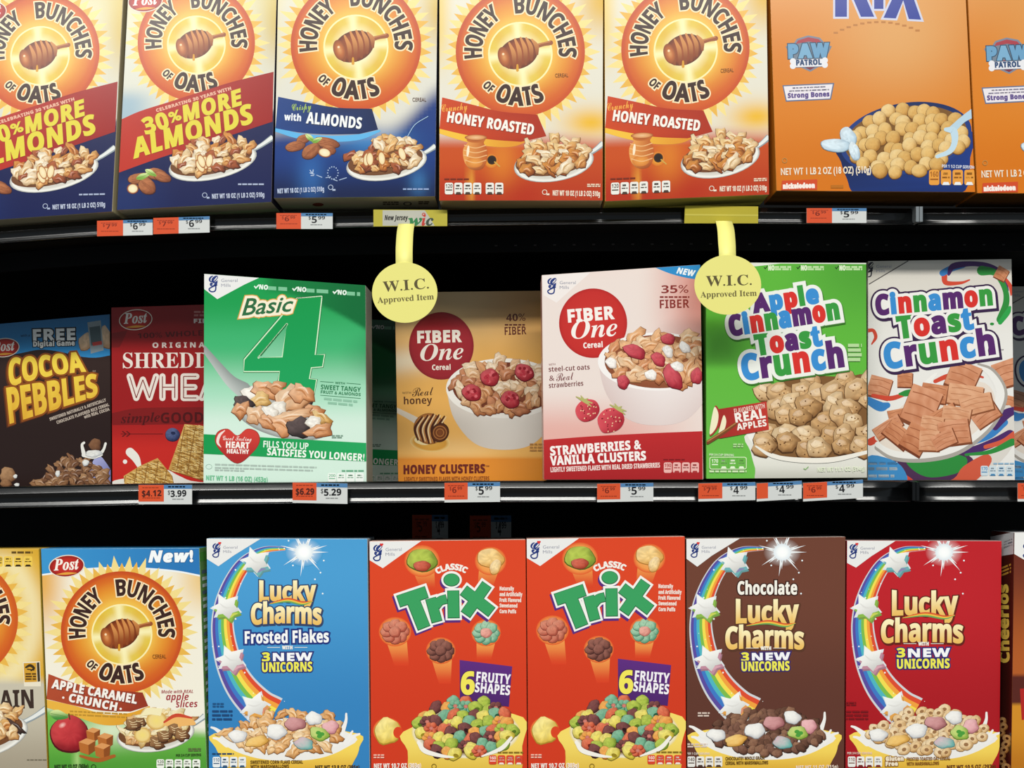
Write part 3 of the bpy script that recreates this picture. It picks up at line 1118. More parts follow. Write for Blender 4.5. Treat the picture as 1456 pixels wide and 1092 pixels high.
    a.text('nickelodeon', (108, 862), (250, 858), 21, '#f0e4dc', bold=2)


def front_cocoa(a):
    a.frame(0, 420, 3.5233)
    a.part('front_print')
    a.field([(-78, 148), (553, 92), (557, 958), (-78, 966)], 12, 24, lambda x, y: mix('#33231f', '#281916', sst(300, 700, y)))
    a.part('free_game_header')
    a.poly([(-78, 145), (560, 90), (558, 298)] + list(smooth([(555, 300), (480, 312), (400, 306), (300, 282), (200, 272), (100, 290), (-78, 320)], 4)), lambda x, y: mix('#2f86c0', '#2a6a9c', sst(250, 100, y)))
    a.part('band_lettering')
    a.text('FREE', (168, 228), (376, 222), 56, '#f2f2ee', bold=2, out=((6, '#12161c'),))
    a.text('Digital Game', (168, 256), (374, 250), 24, '#eceae4', bold=1.2, out=((4, '#12161c'),))
    a.text('with a', (104, 208), (150, 206), 12, '#16314a')
    a.part('phone_picture')
    a.blob(430, 230, 34, 45, 20, ('#e0c4a4', '#c7a27c', '#8a684a'), 5)
    a.blob(530, 210, 28, 55, -10, ('#e0c4a4', '#c7a27c', '#8a684a'), 6)
    a.poly([(438, 135), (505, 125), (520, 275), (455, 292)], '#8b979c')
    a.poly([(448, 160), (502, 152), (510, 240), (458, 252)], '#4c5c60')
    a.poly([(462, 236), (510, 228), (512, 246), (466, 254)], '#b5403a')
    post_badge(a, 20, 262, 78, 48)
    a.part('title_lettering')
    y1, y0 = '#ecc93e', '#dca82e'
    g = lambda x, y: mix('#f0d24a', '#d79a2a', sst(300, 640, y) * .6 + .2 * (math.sin(x * .11) > .4))

    def wt(u, v):
        b = np.c_[48 + u * 380, 455 - u * 75 - 14 * np.sin(u * 3.1)]
        t = np.c_[45 + u * 360, 318 - u * 32]
        return b + (t - b) * v[:, None]

    def wb(u, v):
        b = np.c_[52 + u * 436, 640 - u * 140 + 0 * u]
        t = np.c_[34 + u * 446, 466 - u * 72]
        return b + (t - b) * v[:, None]
    for s_, w_ in (('CoCoA', wt), ('PeBBLeS', wb)):
        a.text(s_.upper(), None, None, 1, g, warp=w_, bold=3.5, out=((9, '#8a4a18'),), shadow=(12, '#5a2c12', -7, 7))
    a.text('\u2122', (464, 388), (480, 386), 10, '#b9a99a')
    a.part('descriptor_lettering')
    c = '#b9aa9c'
    a.text('SWEETENED NATURALLY & ARTIFICIALLY', (252, 628), (533, 530), 15, c, bold=.5)
    a.text('CHOCOLATE FLAVORED RICE CEREAL', (287, 644), (548, 553), 15, c, bold=.5)
    a.text('with REAL COCOA', (424, 617), (550, 576), 15, c, bold=.5)
    a.part('bowl_picture')
    a.poly(smooth([(490, 800), (540, 850), (575, 920), (575, 970), (470, 970), (450, 880)], 4, True), lambda x, y: mix('#a3a6d2', '#6c70a8', sst(500, 570, x)))
    a.part('cereal_picture')
    cp = [('#a47a56', '#7c5436', '#45291a'), ('#8c6244', '#64402a', '#38211a'), ('#b58c66', '#8e6644', '#583622')]
    ins = inside_poly([(150, 960), (175, 915), (230, 870), (300, 830), (380, 808), (450, 810), (515, 850), (545, 920), (552, 970)])
    a.blob(40, 900, 42, 38, 20, cp[2], 77); a.blob(30, 940, 30, 20, 0, cp[0], 78)
    a.pile(ins, (150, 800, 560, 965), 38, 8, lambda x, y, r, k: a.flake(x, y, 30 * r.uniform(.7, 1.1), 20 * r.uniform(.7, 1.1), r.uniform(-70, 70), cp[r.randrange(3)], k))
    a.part('milk_splash')
    w = ('#f0eee6', '#d9dad8', '#a5a9b0')
    for q in ([(420, 790), (412, 750), (422, 738)], [(500, 800), (520, 772), (530, 742)], [(420, 800), (470, 812), (510, 798)]):
        a.stroke(q, [20, 13, 12], '#e8e6df')
    a.blob(478, 750, 30, 34, 30, cp[1], 55)
    a.blob(470, 792, 40, 18, 0, w, 9); a.blob(430, 838, 17, 15, 0, w, 10); a.blob(290, 892, 11, 16, 0, w, 11); a.blob(78, 906, 10, 10, 0, w, 12); a.blob(86, 948, 12, 9, 0, w, 13)


def front_shredded(a):
    a.frame(0, 420, 3.5233)
    a.part('front_print')

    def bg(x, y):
        k = mix('#97191a', '#b8241f', sst(560, 780, y))  # red darker above: partly shelf shade put into the print colour
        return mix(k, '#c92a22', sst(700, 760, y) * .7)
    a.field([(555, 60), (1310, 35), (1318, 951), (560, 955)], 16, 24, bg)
    a.poly(list(smooth([(560, 590), (700, 565), (1000, 560), (1310, 555)], 4)) + [(1310, 640), (1000, 645), (563, 650)], '#7c1717')
    a.poly([(556, 190), (640, 175), (600, 260), (556, 262)], '#7c1717')
    post_badge(a, 680, 122, 84, 52)
    a.part('fibre_claim')
    a.bars(972, 1090, (105, 88), 10, '#c9807a', 3)
    a.text('FIBER', (972, 138), (1096, 137), 20, '#efe3dc', bold=1)
    a.part('title_lettering')
    a.text('100% WHOLE GRAIN', (690, 216), (1200, 192), 26, '#5c1010')
    a.text('ORIGINAL', (765, 262), (1060, 260), 25, '#ead9d0', space=.28, bold=.8)
    a.text('SHREDDED', (616, 364), (1196, 362), 76, '#e6dad0', font='s')
    for w, c in ((31, '#e6dad0'), (4.5, '#7c1a18')):
        for x0, x1, ls in ((650, 782, [[(0, 1), (.25, 0)], [(.25, 0), (.5, .85)], [(.5, .85), (.75, 0)], [(.75, 0), (1, 1)]]), (814, 876, [[(0, 0), (0, 1)], [(1, 0), (1, 1)], [(0, .5), (1, .5)]]),
                           (920, 984, [[(0, 0), (0, 1)], [(0, 1), (1, 1)], [(0, .5), (.85, .5)], [(0, 0), (1, 0)]]), (1012, 1092, [[(0, 0), (.5, 1)], [(.5, 1), (1, 0)], [(.2, .35), (.8, .35)]]), (1116, 1190, [[(.5, 0), (.5, 1)], [(-.1, 1), (1.1, 1)]])):
            for l in ls:
                a.stroke([(x0 + u * (x1 - x0), 514 - v * 108) for u, v in l], w, c, sm=False, cap=w > 9)
    a.part('slogan_lettering')
    a.text('simple', (606, 640), (802, 632), 46, '#4c0e0f', font='j')
    a.text('GOODNESS', (806, 640), (1200, 634), 52, '#4c0e0f')
    a.stroke([(606, 694), (815, 694)], 3, '#5c1010'); a.stroke([(615, 682), (632, 694), (615, 706)], 6, '#5c1010', sm=False); a.stroke([(636, 682), (653, 694), (636, 706)], 6, '#5c1010', sm=False)
    a.part('milk_splash')
    a.poly(smooth([(830, 872), (900, 905), (1000, 935), (1320, 940), (1320, 990), (560, 990), (560, 935), (640, 915), (760, 900)], 4, True), '#e4e0d8')
    a.stroke([(700, 860), (680, 815), (652, 785)], [20, 40, 44], '#e9e5dd'); a.disc(627, 833, 11, col='#ece8e2', n=14)
    a.part('blueberry_picture')
    a.blob(865, 697, 35, 33, 0, ('#5c6a94', '#323c66', '#1b2142'), 4, .02, 20); a.disc(868, 690, 12, 8, 10, col='#20274a', n=12)
    for q in ([(925, 645), (1110, 662), (1120, 945), (1050, 935), (845, 872)], [(620, 905), (700, 855), (790, 815), (860, 900), (872, 960), (625, 960)]):
        a.part('wheat_biscuit', again=True)
        ins = inside_poly(q)
        a.poly([(x + 4, y + 5) for x, y in q], '#7c5222')
        a.poly(q, lambda x, y: mix('#d8ae62', '#b07f38', .5 + .5 * math.sin(x * .3 + y * .21)))
        xs, ys = [p[0] for p in q], [p[1] for p in q]
        r = random.Random(int(xs[0]))
        first = True
        y = min(ys)
        while y < max(ys):
            x = min(xs)
            while x < max(xs):
                if ins(x, y) and ins(x + 20, y + 8):
                    c = ('#e9cd8c', '#8f6428', '#dcb86e', '#a87832')[r.randrange(4)]
                    e = r.uniform(-3, 3)
                    v = [(x, y + e), (x + 22, y + 7 + e), (x + 22, y + 11 + e), (x, y + 4 + e)]
                    a.add(v, [(0, 1, 2, 3)], c, first)
                    first = False
                x += 15
            y += 6.5
        for k in range(5):
            x = min(xs) + (max(xs) - min(xs)) * (k + .5) / 5
            pts = [(x - (yy - min(ys)) * .18, yy) for yy in np.linspace(min(ys), max(ys), 24) if ins(x - (yy - min(ys)) * .18, yy)]
            if len(pts) > 3:
                a.stroke(pts, 4, '#8a5e26', cap=False)


def front_basic(a):
    a.frame(280, 370, 3.0333)
    a.part('front_print')

    def bg(x, y):
        k = mix('#1f9c50', '#3fb271', sst(150, 380, y))
        k = mix(k, '#a6dbbd', sst(360, 600, y))
        k = mix(k, '#d3eadb', sst(560, 720, y))
        k = mix(k, '#12994a', .6 * sst(330, 120, y) * sst(500, 200, x))
        e = 135 + ((max(0, x - 330)) / 400) ** 1.5 * 165
        d = sst(e + 14, e - 14, y) * sst(270, 340, x)
        return mix(k, mix('#107a3c', '#0d6a36', sst(400, 700, x)), d)
    a.field([(30, 58), (728, 108), (732, 970), (27, 970)], 44, 60, bg)
    mill_corner(a, [(30, 56), (272, 74), (205, 105), (88, 168), (32, 125)], 72, 98, 46, heart=False)
    a.part('no_claims')
    for x, y in ((247, 124), (412, 134), (586, 147)):
        a.text('\u2713', (x, y), (x + 20, y + 1), 22, '#e6f2e8', bold=1.5)
        a.text('NO', (x + 22, y), (x + 58, y + 3), 19, '#e6f2e8', bold=1)
        a.bars(x + 60, x + (142 if x < 400 else 155 if x < 500 else 118), (y + 4,), 16, '#7cc096', 3, .06)
    a.part('spoon_picture')
    a.stroke([(30, 380), (90, 455), (145, 520), (200, 560)], [24, 36, 50, 70], lambda x, y: mix('#8d9491', '#c3c8c4', sst(-20, 40, y - x * 1.15 - 360)))
    a.disc(372, 680, 212, 86, 14, stops=[(0, '#9c9c98'), (.85, '#b3b5b1'), (1, '#8a8d8a')])
    a.part('numeral_lettering')
    four = [(432, 166), (537, 158), (508, 408), (549, 408), (540, 458), (492, 462), (483, 512), (514, 516), (505, 575), (330, 566), (338, 528), (352, 530), (358, 478), (203, 478), (206, 430)]
    q = np.array(four, float)
    a.stroke(np.r_[q, q[:2]], 16, '#0c6a34', sm=False)
    a.stroke(np.r_[q, q[:2]], 10, '#d4ecc9', sm=False)
    a.poly(four, lambda x, y: mix('#12964a', '#1da05a', sst(200, 560, y)))
    hole = [(388, 276), (266, 420), (366, 416)]
    a.stroke(hole + hole[:2], 9, '#d4ecc9', sm=False)
    a.poly(hole, lambda x, y: mix('#43a870', '#86cda4', sst(290, 420, y)))
    a.stroke([(388, 276), (276, 412)], 5, '#0c6a34', sm=False)
    a.part('title_lettering')
    wv = lambda u, v: np.c_[196 + u * 206 + v * 22, 238 - u * 18 + 0 * u] + np.c_[0 * v, -(72 - 8 * u) * v]
    a.text('Basic', None, None, 1, '#2c6a40', font='r', warp=wv, bold=1.6, out=((15, '#d9a04c'), (11, '#f4ead0')))
    a.part('cereal_picture')
    pk = [('#f0c19a', '#d8935e', '#94562e'), ('#f2d2b0', '#e0a878', '#a36a40'), ('#e8b48a', '#c47e4a', '#84461f')]
    dk = ('#6a5a58', '#3c3030', '#1e1616')
    yo = ('#faf6ee', '#ebe2d6', '#b9ab98')
    for i, (x, y, rx, ry, ro, c) in enumerate(((240, 572, 42, 34, -10, yo), (300, 560, 60, 36, 20, pk[0]), (345, 548, 40, 26, 10, pk[2]), (275, 600, 46, 28, -15, ('#efcf96', '#d9ab62', '#9c6e30')), (470, 610, 26, 40, 20, dk), (405, 600, 70, 62, -20, pk[1]), (452, 575, 50, 40, 30, pk[0]), (200, 615, 44, 30, 25, dk), (190, 645, 34, 36, 0, pk[2]), (255, 665, 38, 44, 30, pk[1]), (345, 640, 40, 34, -10, yo), (318, 655, 34, 26, 20, yo), (500, 650, 44, 26, -20, pk[2]), (535, 680, 40, 26, 30, ('#efcf96', '#cf9c52', '#946428')), (415, 668, 90, 22, -6, pk[1]), (360, 715, 60, 38, 20, pk[0]), (440, 720, 54, 40, 10, dk), (505, 702, 34, 30, 0, yo), (530, 735, 52, 32, -15, pk[2]), (300, 700, 40, 24, 30, pk[2]))):
        (a.flake(x, y, rx, ry, ro, c, i + 3) if c not in (yo, dk) else a.blob(x, y, rx, ry, ro, c, i + 3, .2, 16))
    a.part('flavour_lettering')
    g = '#23764a'
    a.stroke([(532, 523), (590, 527)], 2, g, cap=False); a.stroke([(645, 530), (706, 535)], 2, g, cap=False)
    a.text('WITH', (596, 533), (638, 536), 9, g)
    a.text('SWEET TANGY', (534, 556), (706, 568), 20, g)
    a.text('FRUIT & ALMONDS', (534, 574), (706, 586), 13, g)
    a.stroke([(532, 582), (706, 596)], 2, g, cap=False)
    a.bars(548, 692, (602,), 10, '#8fbfa4', 5, .09); a.bars(565, 672, (620,), 10, '#8fbfa4', 6, .09)
    a.part('claim_band')
    a.poly([(27, 750), (730, 788), (731, 868), (27, 835)], lambda x, y: mix('#15974c', '#25a35c', sst(300, 700, x)))
    a.part('band_lettering')
    a.text('FILLS YOU UP', (287, 806), (480, 816), 27, '#ecf4ea', font='r', bold=.8)
    a.text('SATISFIES YOU LONGER!', (303, 840), (721, 866), 30, '#f2f6ee', bold=.6)
    a.part('heart_badge')
    hp = lambda k: [(175 + k * x, 795 + k * y) for x, y in smooth([(0, -38), (40, -66), (82, -54), (94, -14), (66, 32), (0, 80), (-66, 32), (-94, -14), (-82, -54), (-40, -66)], 5, True)]
    a.poly(hp(1.03), '#8e2a24'); a.poly(hp(1), lambda x, y: mix('#cf3f36', '#b02c2a', sst(740, 860, y)))
    a.stroke([(120, 735), (98, 755), (90, 785), (104, 806)], [4, 12, 11, 3], '#f0dcd4')
    a.part('badge_lettering')
    a.text('Great Tasting', (112, 776), (236, 780), 19, '#f3e6de', font='c')
    a.text('HEART', (126, 808), (226, 812), 26, '#f6eee6', bold=1)
    a.text('HEALTHY', (130, 832), (224, 835), 18, '#f6eee6', bold=.6)
    a.part('fine_print')
    a.bars(78, 516, (884,), 7, '#aebfb4', 5, .03); a.bars(78, 500, (898,), 7, '#aebfb4', 6, .03); a.bars(78, 210, (908,), 7, '#aebfb4', 7, .03)
    a.ring(52, 890, 12, 14, '#a9c4b4', k=.8, n=18); a.bars(582, 630, (760, 768), 6, '#7c9a88', 3)
    a.text('NET WT 1 LB (16 OZ) (453g)', (40, 948), (305, 956), 20, '#74bf93', bold=.6)
    a.bars(625, 720, (912,), 7, '#6aa884', 8)
    facts(a, 563, 918, 722, 956, 4, '200', bg='#f0f4ee', fg='#6aae86', foot=None)


def front_honey_clusters(a):
    a.frame(520, 300, 2.5385)
    a.part('front_print')

    def bg(x, y):
        k = mix('#c9ae82', '#e0a958', sst(300, 560, y))
        k = mix(k, '#b98540', sst(330, 640, x) * sst(620, 330, y) * .8)
        k = mix(k, '#efb45e', sst(560, 760, y) * .9)
        k = mix(k, '#eadcc0', .85 * math.exp(-((y - 545 + (x - 110) * .10) / 46) ** 2) * sst(420, 180, x))
        k = mix(k, '#f1c98a', .6 * math.exp(-((x - 330) / 160) ** 2 - ((y - 860) / 40) ** 2))
        return mix(k, '#e28e32', sst(882, 892, y))
    a.field([(104, 294), (650, 287), (652, 990), (117, 990)], 30, 60, bg)
    a.part('brand_roundel')
    a.disc(273, 487, 117, 122, stops=[(0, '#a42e34'), (.9, '#98262e'), (1, '#861f27')], n=60)
    a.part('badge_lettering')
    a.text('FIBER', (188, 476), (345, 472), 42, '#efe4d6', bold=1.6)
    a.text('One', (198, 541), (354, 534), 58, '#f0e6da', font='j')
    a.text('Cereal', (240, 574), (306, 573), 19, '#efe4d6', bold=.4)
    fibre_words(a, 502, 398, 580, 448, 29, '40%', '#5c2a20', 'FIBER')
    a.part('flavour_lettering')
    a.text('WITH', (132, 661), (164, 660), 8, '#8a6a3c')
    a.text('Real', (168, 670), (246, 664), 30, '#5a3c22', font='c')
    a.text('honey', (138, 698), (240, 695), 26, '#5a3420')
    a.part('honey_dipper')
    a.disc(232, 835, 72, 34, 4, stops=[(0, '#e6b050'), (.8, '#d89a3c'), (1, '#f0cc84')])
    a.disc(205, 830, 30, 14, 10, col='#f3dca4', n=18)
    a.stroke([(110, 718), (150, 738), (196, 764)], [18, 20, 26], '#e0d2be')
    a.disc(230, 786, 58, 56, 25, stops=[(0, '#c98a4c'), (.85, '#b9783c'), (1, '#8e5626')])
    for k in range(5):
        o_ = -44 + k * 20
        a.stroke([(236 + o_ + 12, 732 + abs(o_) * .25), (222 + o_, 785), (226 + o_ + 6, 840 - abs(o_) * .3)], [5, 9, 5], '#4c2412')
        a.stroke([(242 + o_ + 12, 734 + abs(o_) * .25), (230 + o_, 785), (233 + o_ + 6, 838 - abs(o_) * .3)], [3, 5, 3], '#f0d4a4')
    a.disc(268, 800, 32, 36, 30, stops=[(0, '#8a4e26'), (.7, '#6e3a1c'), (1, '#3c1c0c')])
    for k, rr in enumerate((22, 12)):
        a.ring(268, 800, rr, rr + 3, '#b9783c', n=24)
    bowl(a, 500, 640, 210, 108, 222, ('#efe9e0', '#c9bcae'), rim='#f0ebe2', foot=.5)
    a.part('cereal_picture')
    a.disc(506, 638, 192, 92, stops=[(0, '#8e4a2c'), (1, '#6e3420')], n=48)
    pal = [('#e0ac7c', '#bd7a4a', '#7c4022'), ('#e8c49c', '#cf9a6a', '#8e5c38'), ('#d1926a', '#a5603a', '#6a341c'), ('#f0dcc0', '#dcb890', '#a37c54')]
    ins = inside_ell(506, 632, 190, 92)
    a.pile(ins, (316, 540, 700, 725), 40, 12, lambda x, y, r, k: a.flake(x, y, 32 * r.uniform(.7, 1.1), 24 * r.uniform(.7, 1.1), r.uniform(-70, 70), pal[r.randrange(4)], k + 40))
    rp = ('#cf5a60', '#a8222e', '#6e101a')
    for i, (x, y) in enumerate(((448, 600), (383, 655), (522, 680), (572, 582))):
        a.blob(x, y, 34, 30, 10 * i, rp, i, .06, 18)
        r = random.Random(i)
        for k in range(12):
            t, rr = r.uniform(0, 6.28), r.uniform(4, 26)
            a.disc(x + rr * math.cos(t), y + rr * .8 * math.sin(t), 6, col=('#d8666c', '#b83340', '#8e1a26')[k % 3], n=8)
    a.part('flavour_title')
    a.text('HONEY CLUSTERS', (138, 948), (430, 944), 30, '#6c2720', bold=1.2)
    a.text('\u2122', (432, 928), (446, 927), 9, '#6c2720')
    a.text('LIGHTLY SWEETENED FLAKES WITH HONEY CLUSTERS', (140, 975), (446, 972), 15, '#9c5424')
    a.bars(592, 640, (845, 856, 867), 6, '#b98448', 4)


def front_strawberry(a):
    a.frame(760, 360, 2.952)
    a.part('front_print')

    def bg(x, y):
        k = mix('#e9dad3', '#d48a80', sst(420, 720, x) * sst(620, 200, y))
        k = mix(k, '#ecd3cb', .5 * sst(120, 60, y) * sst(500, 200, x))
        return mix(k, '#e09a8e', sst(560, 760, y) * sst(800, 300, x) * .75)
    a.field([(30, 92), (697, 46), (704, 950), (38, 950)], 30, 44, bg)
    mill_corner(a, [(32, 94), (236, 80), (168, 140), (92, 208), (38, 176)], 74, 134, 44, heart=False, white='#efe6e2')
    a.part('new_flash')
    a.poly(list(smooth([(505, 60), (560, 56), (640, 50), (697, 46)], 3)) + list(smooth([(698, 112), (640, 104), (570, 86), (505, 60)], 3)), '#2e8bc9')
    a.part('band_lettering')
    a.text('NEW', (596, 84), (672, 98), 25, '#eef4f6', font='i', bold=.8)
    a.part('brand_roundel')
    a.disc(246, 294, 143, 146, stops=[(0, '#cc3730'), (.9, '#c22e2a'), (1, '#b32624')], n=60)
    a.part('badge_lettering')
    a.text('FIBER', (143, 290), (334, 275), 52, '#f4ece6', bold=2)
    a.text('One', (156, 360), (350, 346), 74, '#f4ece6', font='j')
    a.text('Cereal', (206, 399), (286, 394), 23, '#f4ece6', bold=.5)
    fibre_words(a, 526, 168, 650, 232, 36, '35%', '#86302c', 'FIBER')
    a.part('flavour_lettering')
    a.text('WITH', (60, 472), (88, 470), 8, '#a07a76')
    a.text('steel-cut oats', (60, 498), (232, 488), 21, '#7a4444')
    a.text('&', (62, 536), (84, 535), 22, '#7a4444'); a.text('Real', (92, 538), (166, 530), 32, '#7a4444', font='c')
    a.text('strawberries', (61, 566), (205, 556), 21, '#7a4444')
    bowl(a, 516, 455, 250, 122, 268, ('#f3ecea', '#cfb4ae'), rim='#f3eeeb', foot=.5)
    a.part('cereal_picture')
    a.disc(522, 455, 228, 112, stops=[(0, '#b06a44'), (1, '#8a4c30')], n=48)
    pal = [('#efbf90', '#d5935e', '#94562e'), ('#f2d3ae', '#e0a876', '#a36a40'), ('#e5a878', '#c2764a', '#7c3e20')]
    ins = inside_ell(524, 440, 226, 112)
    a.pile(ins, (290, 325, 770, 560), 52, 21, lambda x, y, r, k: a.flake(x, y, 44 * r.uniform(.7, 1.1), 30 * r.uniform(.7, 1.15), r.uniform(-70, 70), pal[r.randrange(3)], k + 90))
    st = ('#d8606a', '#b02c3a', '#7c1622')
    for i, (x, y, q, w) in enumerate(((560, 360, 30, 22), (420, 412, 46, 28), (520, 445, 34, 24), (580, 520, 54, 34), (372, 540, 28, 26), (680, 515, 34, 24), (300, 480, 0, 0))):
        if q:
            a.blob(x, y, q, w, 20 * i, st, i, .1, 16)
    for i, (x, y) in enumerate(((488, 510), (600, 475), (322, 460), (630, 395), (560, 412))):
        a.blob(x, y, 26, 20, 15 * i, ('#fbf8f4', '#eee6e0', '#c2b2a8'), i, .14, 14)
    for i, (x, y, rr) in enumerate(((222, 662, 54), (320, 704, 60))):
        a.part('strawberry', again=True)
        P = smooth([(x - rr * .9, y - rr * .25), (x - rr * .3, y - rr * .85), (x + rr * .6, y - rr * .8), (x + rr * .95, y - rr * .1), (x + rr * .55, y + rr * .6), (x - rr * .25 - 10 * (i), y + rr * .85), (x - rr * .8, y + rr * .45)], 5, True)
        a.poly(P, lambda X, Y, x=x, y=y, rr=rr: mix('#d8505a', '#a82432', sst(-.6, .9, (X - x + Y - y) / rr)))
        r = random.Random(i + 4)
        for k in range(26):
            t, q = r.uniform(0, 6.28), rr * math.sqrt(r.random()) * .78
            a.disc(x + q * math.cos(t), y + q * math.sin(t), 2.6, 3.4, 30, col=('#f0c8a0', '#7c1a22')[k % 2], n=6)
        lx, ly = (x - 14, y - rr * .9) if i == 0 else (x + 30, y - rr * .95)
        for k in range(5):
            t = math.radians(-160 + k * 48)
            a.stroke([(lx, ly + 6), (lx + 36 * math.cos(t), ly + 8 + 24 * math.sin(t + .6))], [14, 3], '#b4b26a', n=2)
    a.part('flavour_band')
    a.poly(list(smooth([(36, 784), (250, 768), (480, 756), (704, 747)], 4)) + [(705, 950), (38, 950)], lambda x, y: mix('#bb2a2c', '#a52024', sst(820, 950, y)))
    a.part('band_lettering', again=True, under='flavour_band')
    a.text('STRAWBERRIES &', (68, 849), (446, 821), 37, '#f5ece8', bold=1.4)
    a.text('VANILLA CLUSTERS', (68, 890), (467, 868), 37, '#f5ece8', bold=1.4)
    a.text('LIGHTLY SWEETENED FLAKES WITH REAL DRIED STRAWBERRIES', (68, 919), (526, 899), 20, '#efd6d0', bold=.4)
    facts(a, 540, 878, 692, 922, 4, '190', bg='#e9b3ac', fg='#a83434', foot='#a83434')
    a.bars(540, 630, (870,), 6, '#7c1418', 5)


CT = dict(P='#57286a', B='#3a8cd0', R='#d6322b', G='#38983f')


def crunch(a, rows, out, fill=()):
    a.part('title_lettering')
    for o in out:
        for txt, p0, p1, h, cols in rows:
            a.text(txt, p0, p1, h, o[1], out=((o[0], o[1]),), bold=5, shadow=(o[0] + 5, o[2], 4, 5) if o[2] else None)
        if not o[2]:
            for x, y, rr in fill:
                a.disc(x, y, rr, col=o[1], n=14)
    for txt, p0, p1, h, cols in rows:
        a.text(txt, p0, p1, h, '#000000', bold=5, cols=[CT[c] for c in cols])


def front_apple_crunch(a):
    a.frame(980, 300, 2.5407)
    a.part('front_print')
    a.field([(58, 184), (641, 186), (644, 970), (60, 975)], 16, 24, lambda x, y: mix(mix('#5fb53c', '#4f9f34', sst(250, 640, x) * sst(500, 200, y)), '#71bd50', sst(500, 950, y) * .6))
    a.part('top_strip')
    a.poly([(58, 184), (641, 186), (641, 192), (330, 190), (240, 200), (58, 192)], '#e3e4da')
    a.part('no_claims')
    for x in (270, 388, 527):
        a.text('\u2713', (x, 212), (x + 13, 212), 16, '#1f3a18', bold=.8)
        a.text('NO', (x + 16, 214), (x + 37, 214), 17, '#dcecc8', bold=1)
        a.bars(x + 39, x + 98, (206, 214), 7, '#b9dba0', 3)
    a.part('bowl_picture')
    a.poly(smooth([(212, 800), (222, 870), (238, 930), (256, 985), (450, 985), (655, 985), (655, 850), (655, 780), (430, 760)], 4, True), lambda x, y: mix('#e2e0d6', '#b9b8ac', sst(900, 980, y)))
    a.disc(452, 800, 244, 92, col='#f0eee6', n=48)
    a.part('cereal_picture')
    a.poly(smooth([(250, 850), (240, 790), (280, 650), (420, 600), (560, 600), (655, 610), (655, 860), (520, 890), (360, 890)], 4, True), '#7c5630')
    pal = [('#e0bc8c', '#b98a56', '#704a28'), ('#d2a874', '#a67846', '#623e20'), ('#e8cca2', '#c69a66', '#7e5832')]
    ins = inside_poly([(240, 850), (268, 700), (275, 640), (400, 598), (560, 598), (660, 605), (660, 860), (540, 885), (380, 880)])

    def chunk(x, y, r, k):
        w = 44 * r.uniform(.85, 1.15)
        c = pal[r.randrange(3)]
        a.blob(x, y, w, w * r.uniform(.75, .95), r.uniform(-40, 40), c, k, .16, 14, grain=.2)
        a.blob(x - w * .12, y - w * .28, w * .55, w * .30, r.uniform(-25, 25), (mix(c[0], '#ffffff', .25), c[0], c[1]), k + 500, .15, 10, grain=.1)
        for _ in range(7):
            a.disc(x + r.uniform(-.7, .7) * w, y + r.uniform(-.4, .6) * w, 3, col=(c[2], c[0])[_ % 2], n=6)
    a.pile(ins, (235, 605, 660, 880), 68, 6, chunk)
    a.stroke([(240, 850), (300, 885), (400, 900), (520, 898), (655, 868)], [6, 14, 18, 18, 12], '#ece7dc')
    crunch(a, [('Apple', (236, 366), (466, 330), 62, 'PBRGB'), ('Cinnamon', (152, 450), (540, 388), 70, 'PBRGBPRG'), ('Toast', (246, 520), (478, 484), 70, 'GRPGB'), ('Crunch', (198, 610), (556, 560), 88, 'BPGRBP')], [(13, '#e9eae2', '#3f7a2c'), (12, '#ecede6', None)], [(190, 412, 16), (240, 562, 22), (462, 530, 16)])
    a.part('apple_label')
    a.poly([(104, 716), (278, 688), (287, 790), (108, 822)], lambda x, y: mix('#c0392f', '#a02a26', sst(240, 100, x)))
    a.part('band_lettering')
    a.text('FLAVORED WITH', (163, 732), (273, 712), 17, '#ecd2c4')
    a.text('REAL', (168, 764), (275, 746), 32, '#f4ece4', bold=1)
    a.text('APPLES', (173, 792), (279, 776), 23, '#f4ece4', bold=.6)
    for x, y, rr, ro in ((84, 758, 56, 100), (116, 775, 42, 105)):
        c, s_ = math.cos(math.radians(ro)), math.sin(math.radians(ro))
        T = lambda u, v: (x + u * c - v * s_, y + u * s_ + v * c)
        a.part('apple_slice', again=True)
        a.poly(smooth([T(-rr, 0), T(-rr * .5, -rr * .42), T(rr * .4, -rr * .42), T(rr, 0), T(0, -rr * .02)], 5, True), '#a8322c')
        a.poly(smooth([T(-rr * .9, 2), T(-rr * .45, -rr * .3), T(rr * .38, -rr * .3), T(rr * .9, 2), T(0, rr * .10)], 5, True), '#efe6c4')
    a.part('cinnamon_stick')
    a.stroke([(66, 836), (120, 802), (166, 770)], [14, 15, 12], '#7a4424'); a.stroke([(66, 832), (120, 798), (166, 767)], 4, '#b57e4a')
    a.part('fine_print')
    a.bars(572, 622, (492, 509, 526, 543), 12, '#b4d69a', 5)
    a.bars(158, 194, (846, 854), 6, '#a9d08e', 4)
    a.text('PER 3/4 CUP SERVING', (72, 884), (160, 886), 8, '#dfeecb')
    a.text('NET WT 11.1 OZ (314g)', (463, 942), (634, 938), 15, '#dfe6cc', bold=.4)
    a.text('\u2713', (412, 938), (432, 936), 16, '#6fae4a')
    a.rbox(72, 888, 207, 934, 8, '#cfe6b4'); a.rbox(75, 891, 204, 931, 6, '#5fae40')
    facts(a, 76, 892, 204, 930, 4, '170', bg='#6ab54a', fg='#e6f2d6', foot='#e6f2d6')
    a.bars(72, 206, (944,), 7, '#cfe6b4', 7)


